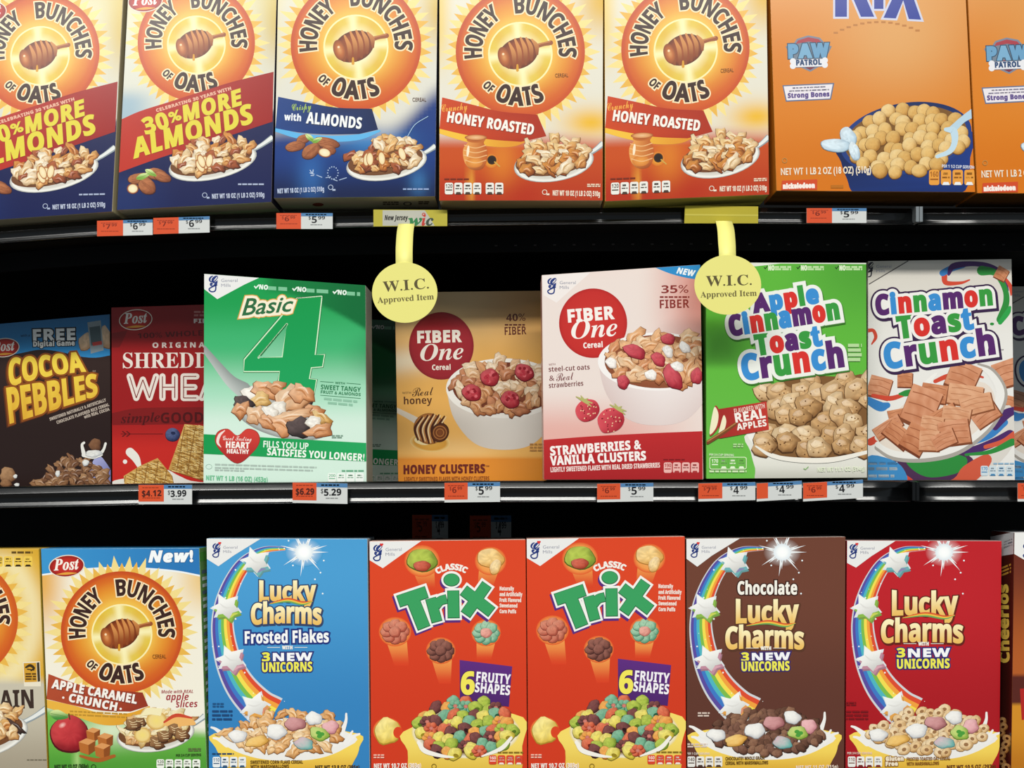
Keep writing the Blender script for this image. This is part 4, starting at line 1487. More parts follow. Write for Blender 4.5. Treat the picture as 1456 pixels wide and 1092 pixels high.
def front_cinnamon_crunch(a):
    a.frame(1220, 350, 2.8729)
    a.part('front_print')
    a.field([(40, 62), (628, 52), (643, 975), (38, 975)], 8, 12, lambda x, y: mix('#d8d2c8', '#e8e5e0', sst(120, 420, y)))  # grey towards the top: shade below the shelf, put into the white ground
    mill_corner(a, [(40, 64), (205, 60), (44, 156)], 46, 92, 40, ink='#23222c', heart=False, white='#cbc5ba')  # corner white greyed as well, the same shade in its colour
    a.stroke([(44, 156), (205, 60)], 4, '#54504e', cap=False)
    a.part('swirl_picture')
    R, G, B, P = '#cf4a34', '#2f8a3c', '#3a7fc0', '#4c2a66'
    a.stroke([(352, 120), (360, 150), (420, 150), (455, 138)], [24, 20, 12, 6], R)
    a.stroke([(345, 110), (380, 92), (430, 78)], [26, 26, 22], B)
    a.stroke([(370, 115), (390, 82), (470, 72), (540, 85), (590, 120), (610, 180)], [12, 26, 20, 24, 22, 12], P)
    a.stroke([(505, 100), (560, 110), (598, 170), (605, 230), (580, 300)], [40, 26, 22, 26, 30], G)
    a.stroke([(580, 312), (610, 272), (620, 250)], [18, 22, 12], '#2fa04a')
    a.stroke([(600, 130), (622, 165), (625, 200)], [10, 16, 6], R)
    a.disc(547, 318, 9, 6, col=G, n=12)
    a.part('swirl_picture', again=True)
    a.stroke([(40, 345), (62, 345), (72, 372), (56, 400)], [16, 14, 14, 6], R)
    pal = [('#dfa07c', '#c27a54', '#7e4428'), ('#d8946c', '#b56c46', '#74391f'), ('#e6b08a', '#cc8a62', '#8a5030')]
    a.part('toasted_square', again=True)
    a.slab(585, 112, 50, 50, 30, pal[1], 3, 2)
    a.part('toasted_square', again=True)
    a.slab(88, 574, 92, 84, 15, pal[0], 4, 3)
    a.part('toasted_square', again=True)
    a.slab(606, 520, 100, 100, -18, pal[0], 5, 3)
    a.part('toasted_square', again=True)
    a.slab(610, 640, 62, 60, 10, pal[1], 6, 2)
    a.part('toasted_square', again=True)
    a.slab(190, 545, 62, 60, 2, pal[1], 7, 2)
    a.part('painted_bowl_picture')
    a.stroke([(40, 630), (90, 655), (120, 650)], [30, 40, 24], B)
    a.stroke([(60, 610), (130, 622), (200, 602)], [14, 20, 14], R); a.stroke([(170, 604), (200, 600), (250, 584)], [10, 26, 6], G)
    a.stroke([(315, 552), (370, 530), (450, 520), (510, 536)], [16, 20, 18, 8], R)
    ys = [(80, 800), (40, 900), (60, 960), (200, 985), (400, 985), (560, 930), (650, 780), (650, 660), (590, 640)]
    a.poly(smooth([(85, 800), (130, 860), (230, 985), (420, 985), (560, 900), (640, 800), (648, 700), (600, 650), (480, 760), (300, 840)], 4, True), '#d9d3cb')
    a.poly(smooth([(140, 850), (250, 850), (420, 840), (480, 900), (400, 960), (250, 965), (180, 930)], 4, True), '#4c2f50')
    a.poly(smooth([(200, 866), (330, 850), (440, 862), (420, 920), (300, 945), (225, 915)], 4, True), G)
    a.poly(smooth([(430, 900), (520, 850), (545, 880), (490, 950), (420, 985), (300, 985), (390, 950)], 4, True), '#d05a40')
    a.poly(smooth([(110, 900), (190, 930), (250, 985), (150, 985)], 4, True), R)
    a.stroke([(400, 840), (480, 830), (560, 800), (620, 770)], [16, 30, 36, 40], P)
    a.stroke([(470, 800), (540, 770), (600, 720)], [24, 30, 26], B)
    a.stroke([(520, 820), (590, 800), (640, 770)], [16, 22, 30], '#d05a40')
    a.stroke([(560, 740), (600, 690), (640, 670)], [26, 40, 30], P)
    a.stroke([(440, 852), (540, 840), (630, 800)], [10, 18, 30], G)
    a.stroke([(585, 600), (592, 640), (580, 680)], [22, 20, 10], G)
    a.stroke([(50, 800), (70, 790)], 30, R)
    a.part('bowl_picture')
    a.stroke([(280, 560), (310, 530), (322, 520)], [20, 14, 6], '#efece6')
    a.stroke([(80, 822), (150, 858), (270, 864), (402, 834), (516, 752), (574, 668), (590, 592), (548, 514), (492, 482)], [26, 36, 38, 40, 42, 40, 38, 28, 10], '#a9a29a')
    a.stroke([(80, 810), (150, 845), (270, 850), (400, 820), (510, 740), (565, 660), (580, 590), (540, 520), (490, 490)], [24, 32, 34, 36, 38, 36, 34, 24, 8], '#ece9e4')
    a.poly(smooth([(90, 805), (70, 770), (150, 680), (240, 610), (400, 560), (520, 560), (560, 640), (500, 740), (390, 815), (260, 845), (150, 835)], 4, True), '#e6d9cc')
    a.part('cereal_picture')
    for i, (x, y, w, h, ro) in enumerate(((430, 530, 100, 88, 22), (310, 600, 90, 60, 8), (440, 610, 120, 70, 10), (520, 690, 90, 60, -35), (170, 690, 80, 40, -10), (480, 645, 110, 60, -14), (260, 655, 110, 130, 22), (350, 690, 90, 50, -28), (400, 690, 100, 60, 8), (120, 740, 100, 44, -32), (165, 770, 100, 60, 40), (300, 730, 80, 60, 10), (390, 760, 110, 80, -8), (235, 785, 80, 90, 28), (290, 795, 66, 66, 2), (350, 790, 80, 50, -25))):
        a.slab(x, y, w * 1.18, h * 1.2, ro, pal[i % 3], i + 20, 3)
    crunch(a, [('Cinnamon', (78, 280), (546, 238), 78, 'PBRGBPRG'), ('Toast', (168, 376), (470, 336), 86, 'GRPGB'), ('Crunch', (116, 500), (558, 438), 100, 'BPGRBP')], [(19, '#3a2348', '#3a2348'), (12, '#efece8', None)], [(122, 238, 16), (168, 444, 22), (460, 406, 18)])
    a.part('fine_print')
    a.poly(smooth([(38, 860), (130, 870), (185, 910), (190, 970), (38, 975)], 4, True), '#3f8ac4')
    for y in (893, 915, 945):
        a.bars(42, 160 if y < 930 else 148, (y,), 12, '#cfe0ea', y)
    a.bars(552, 636, (892,), 7, '#8fb0c8', 3)
    a.text('\u2122', (582, 430), (594, 429), 8, '#5a5058')
    facts(a, 498, 897, 636, 938, 4, '170', bg='#cfdde4', fg='#4a86b4', foot='#4a86b4')


def front_grain(a):
    a.frame(0, 730, 3.0167)
    a.part('front_print')

    def bg(x, y):
        k = mix('#e6c04a', '#d8a52c', sst(60, 190, x))
        k = mix(k, '#efe2b4', .8 * math.exp(-((math.hypot(x + 185, y - 452) - 330) / 50) ** 2))
        k = mix(k, '#cfa030', .7 * sst(215, 150, y))
        return mix(k, mix('#c4bca8', '#a59a86', sst(800, 1090, y)), sst(705, 725, y))
    a.field([(-535, 152), (170, 148), (210, 1156), (-485, 1165)], 34, 50, bg)
    sun(a, -188, 452, 266, 13, '#c8581e')
    facts(a, -28, 184, 142, 228, 4, '110', bg='#ecc650', fg='#5a4214', foot='#3a2a10')
    a.part('fine_print')
    a.bars(50, 140, (172,), 9, '#5a4214', 3)
    a.bars(116, 204, (1060,), 5, '#6a6250', 3)
    a.part('grain_stamp')
    a.poly([(98, 638), (172, 634), (176, 742), (104, 742)], '#e6ddc6')
    a.poly([(102, 642), (156, 640), (160, 722), (106, 724)], '#d09a2e')
    a.poly([(158, 640), (169, 638), (173, 720), (162, 722)], '#3a3020')
    a.stroke([(112, 660), (130, 652), (146, 664), (134, 674)], [8, 12, 10, 6], '#3a2c14'); a.stroke([(118, 668), (146, 672)], 5, '#3a2c14')
    a.bars(110, 155, (692, 703, 714), 7, '#5a3c10', 5)
    a.part('flavour_lettering')
    a.text('GRAIN', (-105, 842), (144, 834), 78, '#3a2a22', bold=1.5)
    spoonful(a, -80, 960, 205, 90, -14, 205, 835, OATS + [('#5a4238', '#3c2a22', '#1e1410')], 41, 42, 0)


def front_apple_caramel(a):
    a.frame(0, 730, 3.0167)
    a.part('front_print')

    def bg(x, y):
        d = math.hypot(x - 523, y - 513)
        k = mix('#efe9d8', '#e2a744', sst(330, 180, x) * sst(620, 300, y) * .95)
        k = mix(k, '#e6b95a', sst(700, 880, x) * sst(500, 280, y) * .8)
        g = mix('#6cb344', '#4f9a34', sst(930, 1090, y))
        g = mix(g, '#e6ecd2', .8 * math.exp(-((x - 480) / 130) ** 2 - ((y - 930) / 60) ** 2))
        g = mix(g, '#b9dc8a', .7 * math.exp(-((x - 330) / 14) ** 2 - ((y - 1060) / 60) ** 2))
        e = 880 - 40 * sst(500, 250, x) + 60 * sst(500, 900, x)
        return mix(k, g, sst(e - 25, e + 25, y))
    a.field([(175, 150), (855, 147), (893, 1153), (212, 1153)], 44, 64, bg)
    a.part('blue_header')
    a.poly([(170, 146), (862, 142), (866, 266)] + list(smooth([(862, 268), (740, 246), (560, 234), (380, 238), (177, 264)], 5)), lambda x, y: mix('#3a92cc', '#2a74b4', sst(200, 800, x)))
    a.stroke([(177, 264), (380, 238), (560, 234), (740, 246), (862, 268)], 7, '#e9eef0', cap=False)
    sun(a, 523, 510, 262, 17)
    post_badge(a, 286, 226, 77, 48)
    a.part('new_flash')
    a.text('New!', (640, 208), (826, 206), 46, '#f2f5f6', font='i', bold=3, out=((2, '#1c4f86'),))
    a.part('flavour_banner')
    a.stroke([(200, 815), (330, 850), (450, 885), (560, 875), (640, 830)], [34, 44, 46, 40, 8], lambda x, y: mix('#e6b040', '#dfa02e', sst(300, 560, x)))
    a.poly(list(smooth([(208, 688), (300, 722), (420, 752), (612, 768)], 4)) + [(636, 826)] + list(smooth([(560, 850), (440, 846), (320, 824), (200, 796)], 4)), lambda x, y: mix('#ae4a2c', '#923420', sst(300, 600, x)))
    a.part('banner_lettering')
    sh = (2, '#6a2010', 2, 3)
    a.text('APPLE CARAMEL', (222, 748), (584, 816), 37, '#f3ece4', bold=1.4, shadow=sh)
    a.text('CRUNCH', (295, 806), (498, 846), 34, '#f3ece4', bold=1.4, shadow=sh)
    a.disc(272, 790, 5, col='#f3ece4', n=10); a.disc(518, 838, 5, col='#f3ece4', n=10)
    a.bars(300, 545, (852, 866), 7, '#b98a2c', 4, .05)
    a.part('slices_claim')
    a.text('Made with REAL', (692, 772), (829, 770), 14, '#a0343c', font='i')
    a.text('apple', (713, 801), (810, 800), 29, '#a02c38', font='i')
    a.text('slices', (755, 832), (848, 830), 29, '#a02c38', font='i')
    a.part('apple_picture')
    a.blob(298, 944, 80, 76, 0, ('#d8484a', '#a01a24', '#5c0c14'), 6, .03, 26, grain=.04)
    a.disc(268, 908, 18, 12, -30, stops=[(0, '#f3c4bc'), (1, '#cf4a4c')])
    a.stroke([(300, 882), (296, 860)], 6, '#5a3a20'); leaf(a, 254, 865, 84, 44, 12, '#3f8a3a')
    for x, y, k in ((400, 948, 30), (452, 975, 34), (374, 1000, 36), (440, 1018, 34)):
        a.part('caramel_cube', again=True)
        a.poly([(x - k, y - k * .55), (x - k * .1, y - k), (x + k, y - k * .7), (x + k * .15, y - k * .2)], '#d9975a')
        a.poly([(x - k, y - k * .55), (x + k * .15, y - k * .2), (x + k * .2, y + k), (x - k * .85, y + k * .65)], '#b5692c')
        a.poly([(x + k * .15, y - k * .2), (x + k, y - k * .7), (x + k * .95, y + k * .5), (x + k * .2, y + k)], '#8c4a1c')
    a.stroke([(345, 1040), (420, 1058), (490, 1040)], [10, 18, 14], '#a85c24')
    spoonful(a, 668, 948, 168, 74, -8, 880, 868, [('#f3e2b0', '#e0b868', '#a3743a'), ('#f6ecca', '#e6cd8e', '#b08c4c'), ('#e8c088', '#c98a4c', '#84501f')], 51, 38, 0)
    for i, (x, y, rr) in enumerate(((672, 888, 44), (612, 950, 36))):
        a.disc(x, y, rr, rr * .9, stops=[(0, '#f0d878'), (.7, '#ecd288'), (1, '#c99a48')])
    a.poly(smooth([(700, 905), (750, 870), (820, 880), (840, 905), (800, 910), (750, 915)], 4, True), '#ecb468'); a.stroke([(705, 895), (755, 866), (822, 876)], [8, 16, 8], '#c9482e')
    for i, (x, y) in enumerate(((595, 900), (750, 930), (672, 985), (705, 955), (570, 905), (780, 950))):
        a.blob(x, y, 30, 26, 10 * i, ('#a47a50', '#6e4426', '#3a2012'), i + 30, .25)
        for k in range(3):
            a.stroke([(x - 16 + k * 6, y - 16 + k * 13), (x, y - 8 + k * 9), (x + 18, y - 14 + k * 12)], 2.6, '#ead2a4')
    a.poly([(600, 870), (632, 832), (700, 836), (690, 868), (650, 862)], '#f1e6b8')
    facts(a, 670, 1054, 862, 1092, 5, '120', bg='#eef0e6', fg='#3c4a2c', foot='#3c4a2c')
    a.part('fine_print')
    a.text('CEREAL', (655, 622), (713, 621), 17, '#7a4a20', font='r')
    a.text('PER 3/4 CUP SERVING', (756, 1043), (863, 1040), 11, '#2c3a1c')
    a.bars(808, 862, (1012, 1020), 6, '#5a6a3c', 3)
    a.text('NET WT 13 OZ (368g)', (235, 1100), (380, 1096), 22, '#2c4a1c', bold=.6)
    a.ring(402, 1086, 8, 11, '#2c4a1c', n=16)


RAIN = ['#5a4a9c', '#3f78c4', '#4fb4c0', '#7cba4c', '#f2dc52', '#f0a03e', '#dc4c2e']


def charms_common(a, bg):
    """rainbow, star burst and marshmallows shared by the three rainbow cartons"""
    a.part('rainbow_picture')
    path = [(440, 102), (370, 96), (285, 105), (205, 160), (150, 240), (112, 340), (100, 440), (112, 545), (140, 640), (190, 730), (265, 810), (330, 850)]
    ws = [6, 16, 30, 58, 70, 80, 90, 100, 112, 128, 142, 150]
    a.ribbon(path, [w * 1.14 for w in ws], ['#cfd2d6'])
    a.ribbon(path, ws, RAIN[::-1])
    r = random.Random(2)
    for k in range(46):
        t = r.random() * 10.9
        i = int(t)
        x, y = (path[i][0] * (1 - t + i) + path[i + 1][0] * (t - i), path[i][1] * (1 - t + i) + path[i + 1][1] * (t - i))
        a.disc(x + r.uniform(-.7, .7) * ws[i], y + r.uniform(-.3, .3) * ws[i], r.uniform(1.5, 4), col='#f4f4ee', n=8)
    a.part('star_burst_picture')
    a.disc(470, 112, 86, 66, stops=[(0, '#ffffff'), (.35, mix('#ffffff', bg, .35)), (.7, mix('#ffffff', bg, .78)), (1, bg)], n=40)
    for k in range(22):
        t = 2 * math.pi * (k + .3 * (k % 3)) / 22
        L = (112, 52, 80)[k % 3]
        a.poly([(470 + 7 * math.cos(t - 1.57), 112 + 7 * math.sin(t - 1.57)), (470 + L * math.cos(t), 112 + L * math.sin(t)), (470 + 7 * math.cos(t + 1.57), 112 + 7 * math.sin(t + 1.57))], '#eef2f4', k == 0)
    a.disc(470, 112, 40, 38, stops=[(0, '#ffffff'), (.5, '#fafcfc'), (1, '#dfe8ee')], n=28)
    for x, y in ((545, 205), (420, 172), (555, 300), (520, 235), (400, 60), (560, 150)):
        a.disc(x, y, 4, col='#e9f2f4', n=8)
    for i, (cx, cy, ro, c1, c2) in enumerate(((250, 150, 18, '#6fb0b4', '#8a86b0'), (116, 358, 10, '#8ab84a', '#c9d05a'), (138, 595, 14, '#c08a9c', '#d8a4b0'), (246, 805, -12, '#e0a04a', '#d98a6a'))):
        a.part('marshmallow', again=True)
        c, s_ = math.cos(math.radians(ro)), math.sin(math.radians(ro))
        T = lambda u, v: (cx + u * c - v * s_, cy + u * s_ + v * c)
        body = [(-64, 14), (-34, -8), (-42, -48), (-6, -30), (36, -52), (36, -14), (62, 8), (34, 24), (24, 54), (-8, 36), (-42, 48), (-36, 22)]
        P = smooth([T(*p) for p in body], 2, True)
        cen = np.array((cx, cy))
        a.poly(cen + (P - cen) * 1.17 + (3, 5), '#dfe4e8')
        a.poly(P + (13, 21), mix(c1, '#4a3c3c', .35))
        a.poly(P + (8, 13), c1)
        a.poly(P, lambda X, Y, cx=cx, cy=cy: mix('#f4f3ef', '#cbc9c6', sst(-30, 70, (X - cx) * .5 + (Y - cy))))
        a.stroke([T(30, 44), T(40, 30), T(56, 22)], [7, 11, 5], c2)
        a.stroke([T(-30, -8), T(0, 6), T(30, 0)], [3, 8, 3], '#dedcd8', cap=False)



def charms_words(a, lucky, charms, withy, three, unic, dark, pre=None, flakes=None):
    a.part('title_lettering')
    cream = lambda y0, y1: (lambda x, y: mix('#fbf0c0', '#e9b64e', sst(y0, y1, y) * .9))
    edge = mix(dark, '#3a2410', .6)
    (lx0, lx1, lb, lh) = lucky
    (cx0, cx1, cb, ch) = charms
    wl = lambda u, v: np.c_[lx0 + u * (lx1 - lx0) + 0 * v, lb - 4 * np.sin(u * 3.14) - v * (lh * (1 - .12 * np.sin(u * 3.14)))]
    wc = lambda u, v: np.c_[cx0 + u * (cx1 - cx0), cb - 8 * np.sin(u * 3.14) - v * ch]
    for s_, w_, b_, h_ in (('Lucky', wl, lb, lh), ('Charms', wc, cb, ch)):
        a.text(s_, None, None, 1, cream(b_ - h_, b_), warp=w_, bold=3, out=((5, edge),), shadow=(8, edge, 3, 5))
    y = (lb + 6)
    xm = (lx0 + lx1) / 2
    a.ribbon([(lx0 + 45, y + 6), (xm, y - 10), (lx1 - 60, y + 4), (lx1 - 12, y - 6)], [4, 20, 18, 4], ['#d9542e', '#eebf44', '#6aa85a'])
    if pre:
        (s_, x0, x1, yb, h) = pre
        a.text(s_, (x0, yb), (x1, yb), h, '#f3efe4', bold=1.6, out=((5, '#3a1c12'),))
    if flakes:
        (s_, x0, y0, x1, y1, h) = flakes
        a.text(s_, (x0, y0), (x1, y1), h, '#f4f5f4', bold=1.2, out=((8, '#23357c'),))
    a.part('unicorn_claim_lettering')
    xc = (three[0] + three[2]) / 2
    a.text('WITH', (xc - 22, withy), (xc + 24, withy), 15, '#efeae0', bold=1)
    a.stroke([(xc - 90, withy - 8), (xc - 32, withy - 8)], 2.5, '#efeae0', cap=False); a.stroke([(xc + 34, withy - 8), (xc + 92, withy - 8)], 2.5, '#efeae0', cap=False)
    x0, y0, x1, y1, h = three
    nv = '#2c2a70' if dark != '#7a4a36' else '#3a2a6a'
    k = x0 + (x1 - x0) * .16
    a.text('3', (x0, y0), (k - 2, y0), h, '#ece64e', bold=1.5, out=((5, nv),))
    a.text('NEW', (k + 14, y0), (x1, y1), h - 3, '#f4f4f6', bold=1.8, out=((6, nv),))
    x0, y0, x1, y1, h = unic
    a.text('UNICORNS', (x0, y0), (x1, y1), h, '#ece654', bold=1.2, out=((5, nv),))


def charms_bowl(a, yb, pal, kind, seed, rim):
    a.part('bowl_picture')
    a.poly(smooth([(62, yb - 120), (70, yb - 55), (110, yb + 10), (160, yb + 60), (400, yb + 80), (640, yb + 60), (700, yb), (722, yb - 60), (715, yb - 120), (400, yb - 150)], 4, True), lambda x, y: mix('#f4d45c', '#dfae3a', sst(yb - 60, yb + 60, y)))
    a.part('milk_splash')
    a.poly(smooth([(95, yb - 110), (140, yb - 50), (260, yb - 8), (400, yb + 4), (540, yb - 8), (650, yb - 50), (700, yb - 110), (400, yb - 190)], 4, True), '#ece9e4')
    for q in ([(110, yb - 110), (70, yb - 140), (50, yb - 148)], [(120, yb - 70), (80, yb - 95), (60, yb - 100)], [(640, yb - 120), (660, yb - 175), (662, yb - 210)], [(660, yb - 80), (700, yb - 110), (722, yb - 118)], [(600, yb - 70), (660, yb - 90), (690, yb - 130)]):
        a.stroke(q, [26, 14, 9], '#efece8')
    a.part('cereal_picture')
    ins = inside_poly([(105, yb - 130), (180, yb - 165), (300, yb - 215), (400, yb - 230), (480, yb - 225), (580, yb - 200), (650, yb - 165), (660, yb - 110), (600, yb - 55), (500, yb - 30), (400, yb - 22), (280, yb - 35), (160, yb - 80)])

    def bit(x, y, r, k):
        if kind == 'flake':
            a.flake(x, y, 38 * r.uniform(.7, 1.1), 27 * r.uniform(.7, 1.1), r.uniform(-60, 60), pal[r.randrange(len(pal))], k)
        elif kind == 'puff':
            a.blob(x, y, 24 * r.uniform(.8, 1.2), 20 * r.uniform(.8, 1.1), r.uniform(-60, 60), pal[r.randrange(len(pal))], k, .14, 11)
        else:
            a.loop_bit(x, y, 27 * r.uniform(.9, 1.15), r.uniform(-40, 40), pal[r.randrange(len(pal))], k, '#9a7048')
    a.pile(ins, (100, yb - 235, 670, yb - 20), {'flake': 50, 'puff': 33, 'loop': 40}[kind], seed, bit)
    wm = ('#fbf9f4', '#e6e2de', '#aeb0b6')
    for i, (x, y, rx, ry, ro, c) in enumerate(((170, yb - 110, 40, 28, 10, wm), (345, yb - 130, 44, 34, -10, wm), (515, yb - 190, 36, 30, 20, wm), (590, yb - 150, 36, 30, 0, ('#f4c4c4', '#dc9aa0', '#a8646c')), (430, yb - 165, 46, 30, 5, ('#e0a8a8', '#b87878', '#84484c')), (540, yb - 120, 42, 30, 12, ('#d2e08a', '#a4c04c', '#6a8a2c')), (258, yb - 85, 50, 24, -15, ('#f8d68a', '#eab050', '#b07a24')), (470, yb - 75, 44, 26, 8, ('#e8c0c8', '#7cc0b4', '#4a8a8c')))):
        a.blob(x, y, rx, ry, ro, c, i + seed, .12, 18, grain=.03)
    a.disc(536, yb - 124, 12, 9, col='#4c9a3c', n=10); a.disc(552, yb - 118, 12, 9, col='#4c9a3c', n=10); a.disc(541, yb - 108, 12, 9, col='#4c9a3c', n=10)


def front_charms_blue(a):
    a.frame(285, 750, 3.192)
    a.part('front_print')
    a.field([(25, 47), (758, 48), (772, 1150), (31, 1150)], 16, 24, lambda x, y: mix('#4a9cd2', '#3480bc', sst(150, 900, y)))
    charms_common(a, '#459acf')
    mill_corner(a, [(25, 46), (282, 46), (150, 128), (82, 176), (28, 142)], 74, 100, 42)
    charms_words(a, (270, 522, 334, 92), (232, 548, 440, 92), 552, (281, 606, 506, 604, 38), (281, 655, 507, 652, 42), '#2a5c96', flakes=('Frosted Flakes', 203, 526, 582, 520, 54))
    charms_bowl(a, 1055, [('#f3cc98', '#dc9e58', '#945a26'), ('#f6dcb4', '#e6b678', '#a87238'), ('#e8b47a', '#c68242', '#7c4818')], 'flake', 61, 0)
    facts(a, 54, 1040, 210, 1088, 4, '110', bg='#e9ecec', fg='#3a5a7c', foot='#3a5a7c')
    a.part('fine_print')
    a.bars(54, 152, (1030,), 7, '#1f3f66', 3)
    a.bars(56, 106, (803, 815), 7, '#1f4f80', 4); a.bars(54, 146, (838, 856, 874), 9, '#1c4474', 5)
    a.text('SWEETENED CORN FLAKE CEREAL', (228, 1072), (465, 1070), 15, '#6a4c14', bold=.4)
    a.text('WITH MARSHMALLOWS', (228, 1092), (402, 1090), 15, '#6a4c14', bold=.4)
    a.text('NET WT 13.8 OZ (391g)', (522, 1098), (722, 1096), 19, '#4c3a1c', bold=.5)


def front_charms_brown(a):
    a.frame(965, 750, 3.192)
    a.part('front_print')
    a.field([(33, 50), (760, 41), (754, 1150), (38, 1150)], 16, 24, lambda x, y: mix('#6e4030', '#5f362a', sst(300, 800, y)))
    charms_common(a, '#6c3f2f')
    mill_corner(a, [(33, 50), (280, 48), (150, 128), (84, 178), (35, 142)], 74, 100, 42)
    charms_words(a, (262, 542, 434, 108), (214, 566, 552, 98), 555, (285, 606, 504, 602, 38), (286, 651, 502, 648, 41), '#7a4a36', pre=('Chocolate', 268, 536, 303, 58))
    charms_bowl(a, 1050, [('#8a6250', '#5e3a2c', '#2e1810'), ('#75503e', '#4c2e22', '#26140e'), ('#a0765c', '#6e4634', '#3a2016')], 'puff', 71, 0)
    facts(a, 36, 1038, 200, 1086, 4, '140', bg='#e9e6e0', fg='#4c342a', foot='#4c342a')
    a.part('fine_print')
    a.text('PER 1 CUP SERVING', (36, 1030), (140, 1030), 10, '#e9dccf')
    a.bars(86, 140, (845, 857), 7, '#d8c4b6', 3); a.bars(36, 130, (986, 997), 7, '#d8c4b6', 4)
    a.text('CHOCOLATEY WHOLE GRAIN', (212, 1056), (388, 1052), 15, '#6a4c14', bold=.4)
    a.text('CEREAL WITH MARSHMALLOWS', (212, 1076), (405, 1073), 15, '#6a4c14', bold=.4)
    a.text('NET WT 11 OZ (311g)', (532, 1098), (722, 1094), 18, '#ead6c4', bold=.4)


def front_charms_red(a):
    a.frame(1195, 750, 3.1916)
    a.part('front_print')
    a.field([(28, 58), (734, 60), (722, 1150), (22, 1150)], 16, 24, lambda x, y: mix('#bd2028', '#a8161e', sst(300, 900, y)))
    charms_common(a, '#bb2028')
    mill_corner(a, [(26, 58), (254, 58), (140, 130), (70, 182), (24, 158)], 60, 104, 42)
    charms_words(a, (236, 530, 398, 112), (186, 554, 524, 102), 535, (256, 588, 495, 585, 40), (257, 640, 494, 637, 42), '#8a1a1c')
    charms_bowl(a, 1050, [('#f0d2a4', '#d6a868', '#9a6c38'), ('#f4dfba', '#e2bb84', '#a87c48')], 'loop', 81, 0)
    facts(a, 30, 1038, 190, 1086, 4, '110', bg='#ecebe6', fg='#7c4a3c', foot='#7c2a24')
    a.part('gluten_claim')
    a.text('Gluten', (205, 1058), (284, 1056), 18, '#f0e2c8', bold=1.4, out=((3, '#8a5a24'),)); a.text('Free', (205, 1081), (258, 1079), 18, '#f0e2c8', bold=1.4, out=((3, '#8a5a24'),))
    a.part('fine_print')
    a.text('PER 3/4 CUP SERVING', (30, 1028), (142, 1028), 10, '#ecd0c4')
    a.bars(20, 70, (798, 808), 7, '#7c1016', 3); a.bars(18, 125, (840, 856, 872), 9, '#7c1016', 5)
    a.text('FROSTED TOASTED OAT CEREAL', (300, 1058), (497, 1054), 15, '#8a5a1c', bold=.4)
    a.text('WITH MARSHMALLOWS', (300, 1079), (446, 1076), 15, '#8a5a1c', bold=.4)
    a.text('NET WT 10.5 OZ (297g)', (482, 1096), (704, 1092), 18, '#6a3a14', bold=.4)


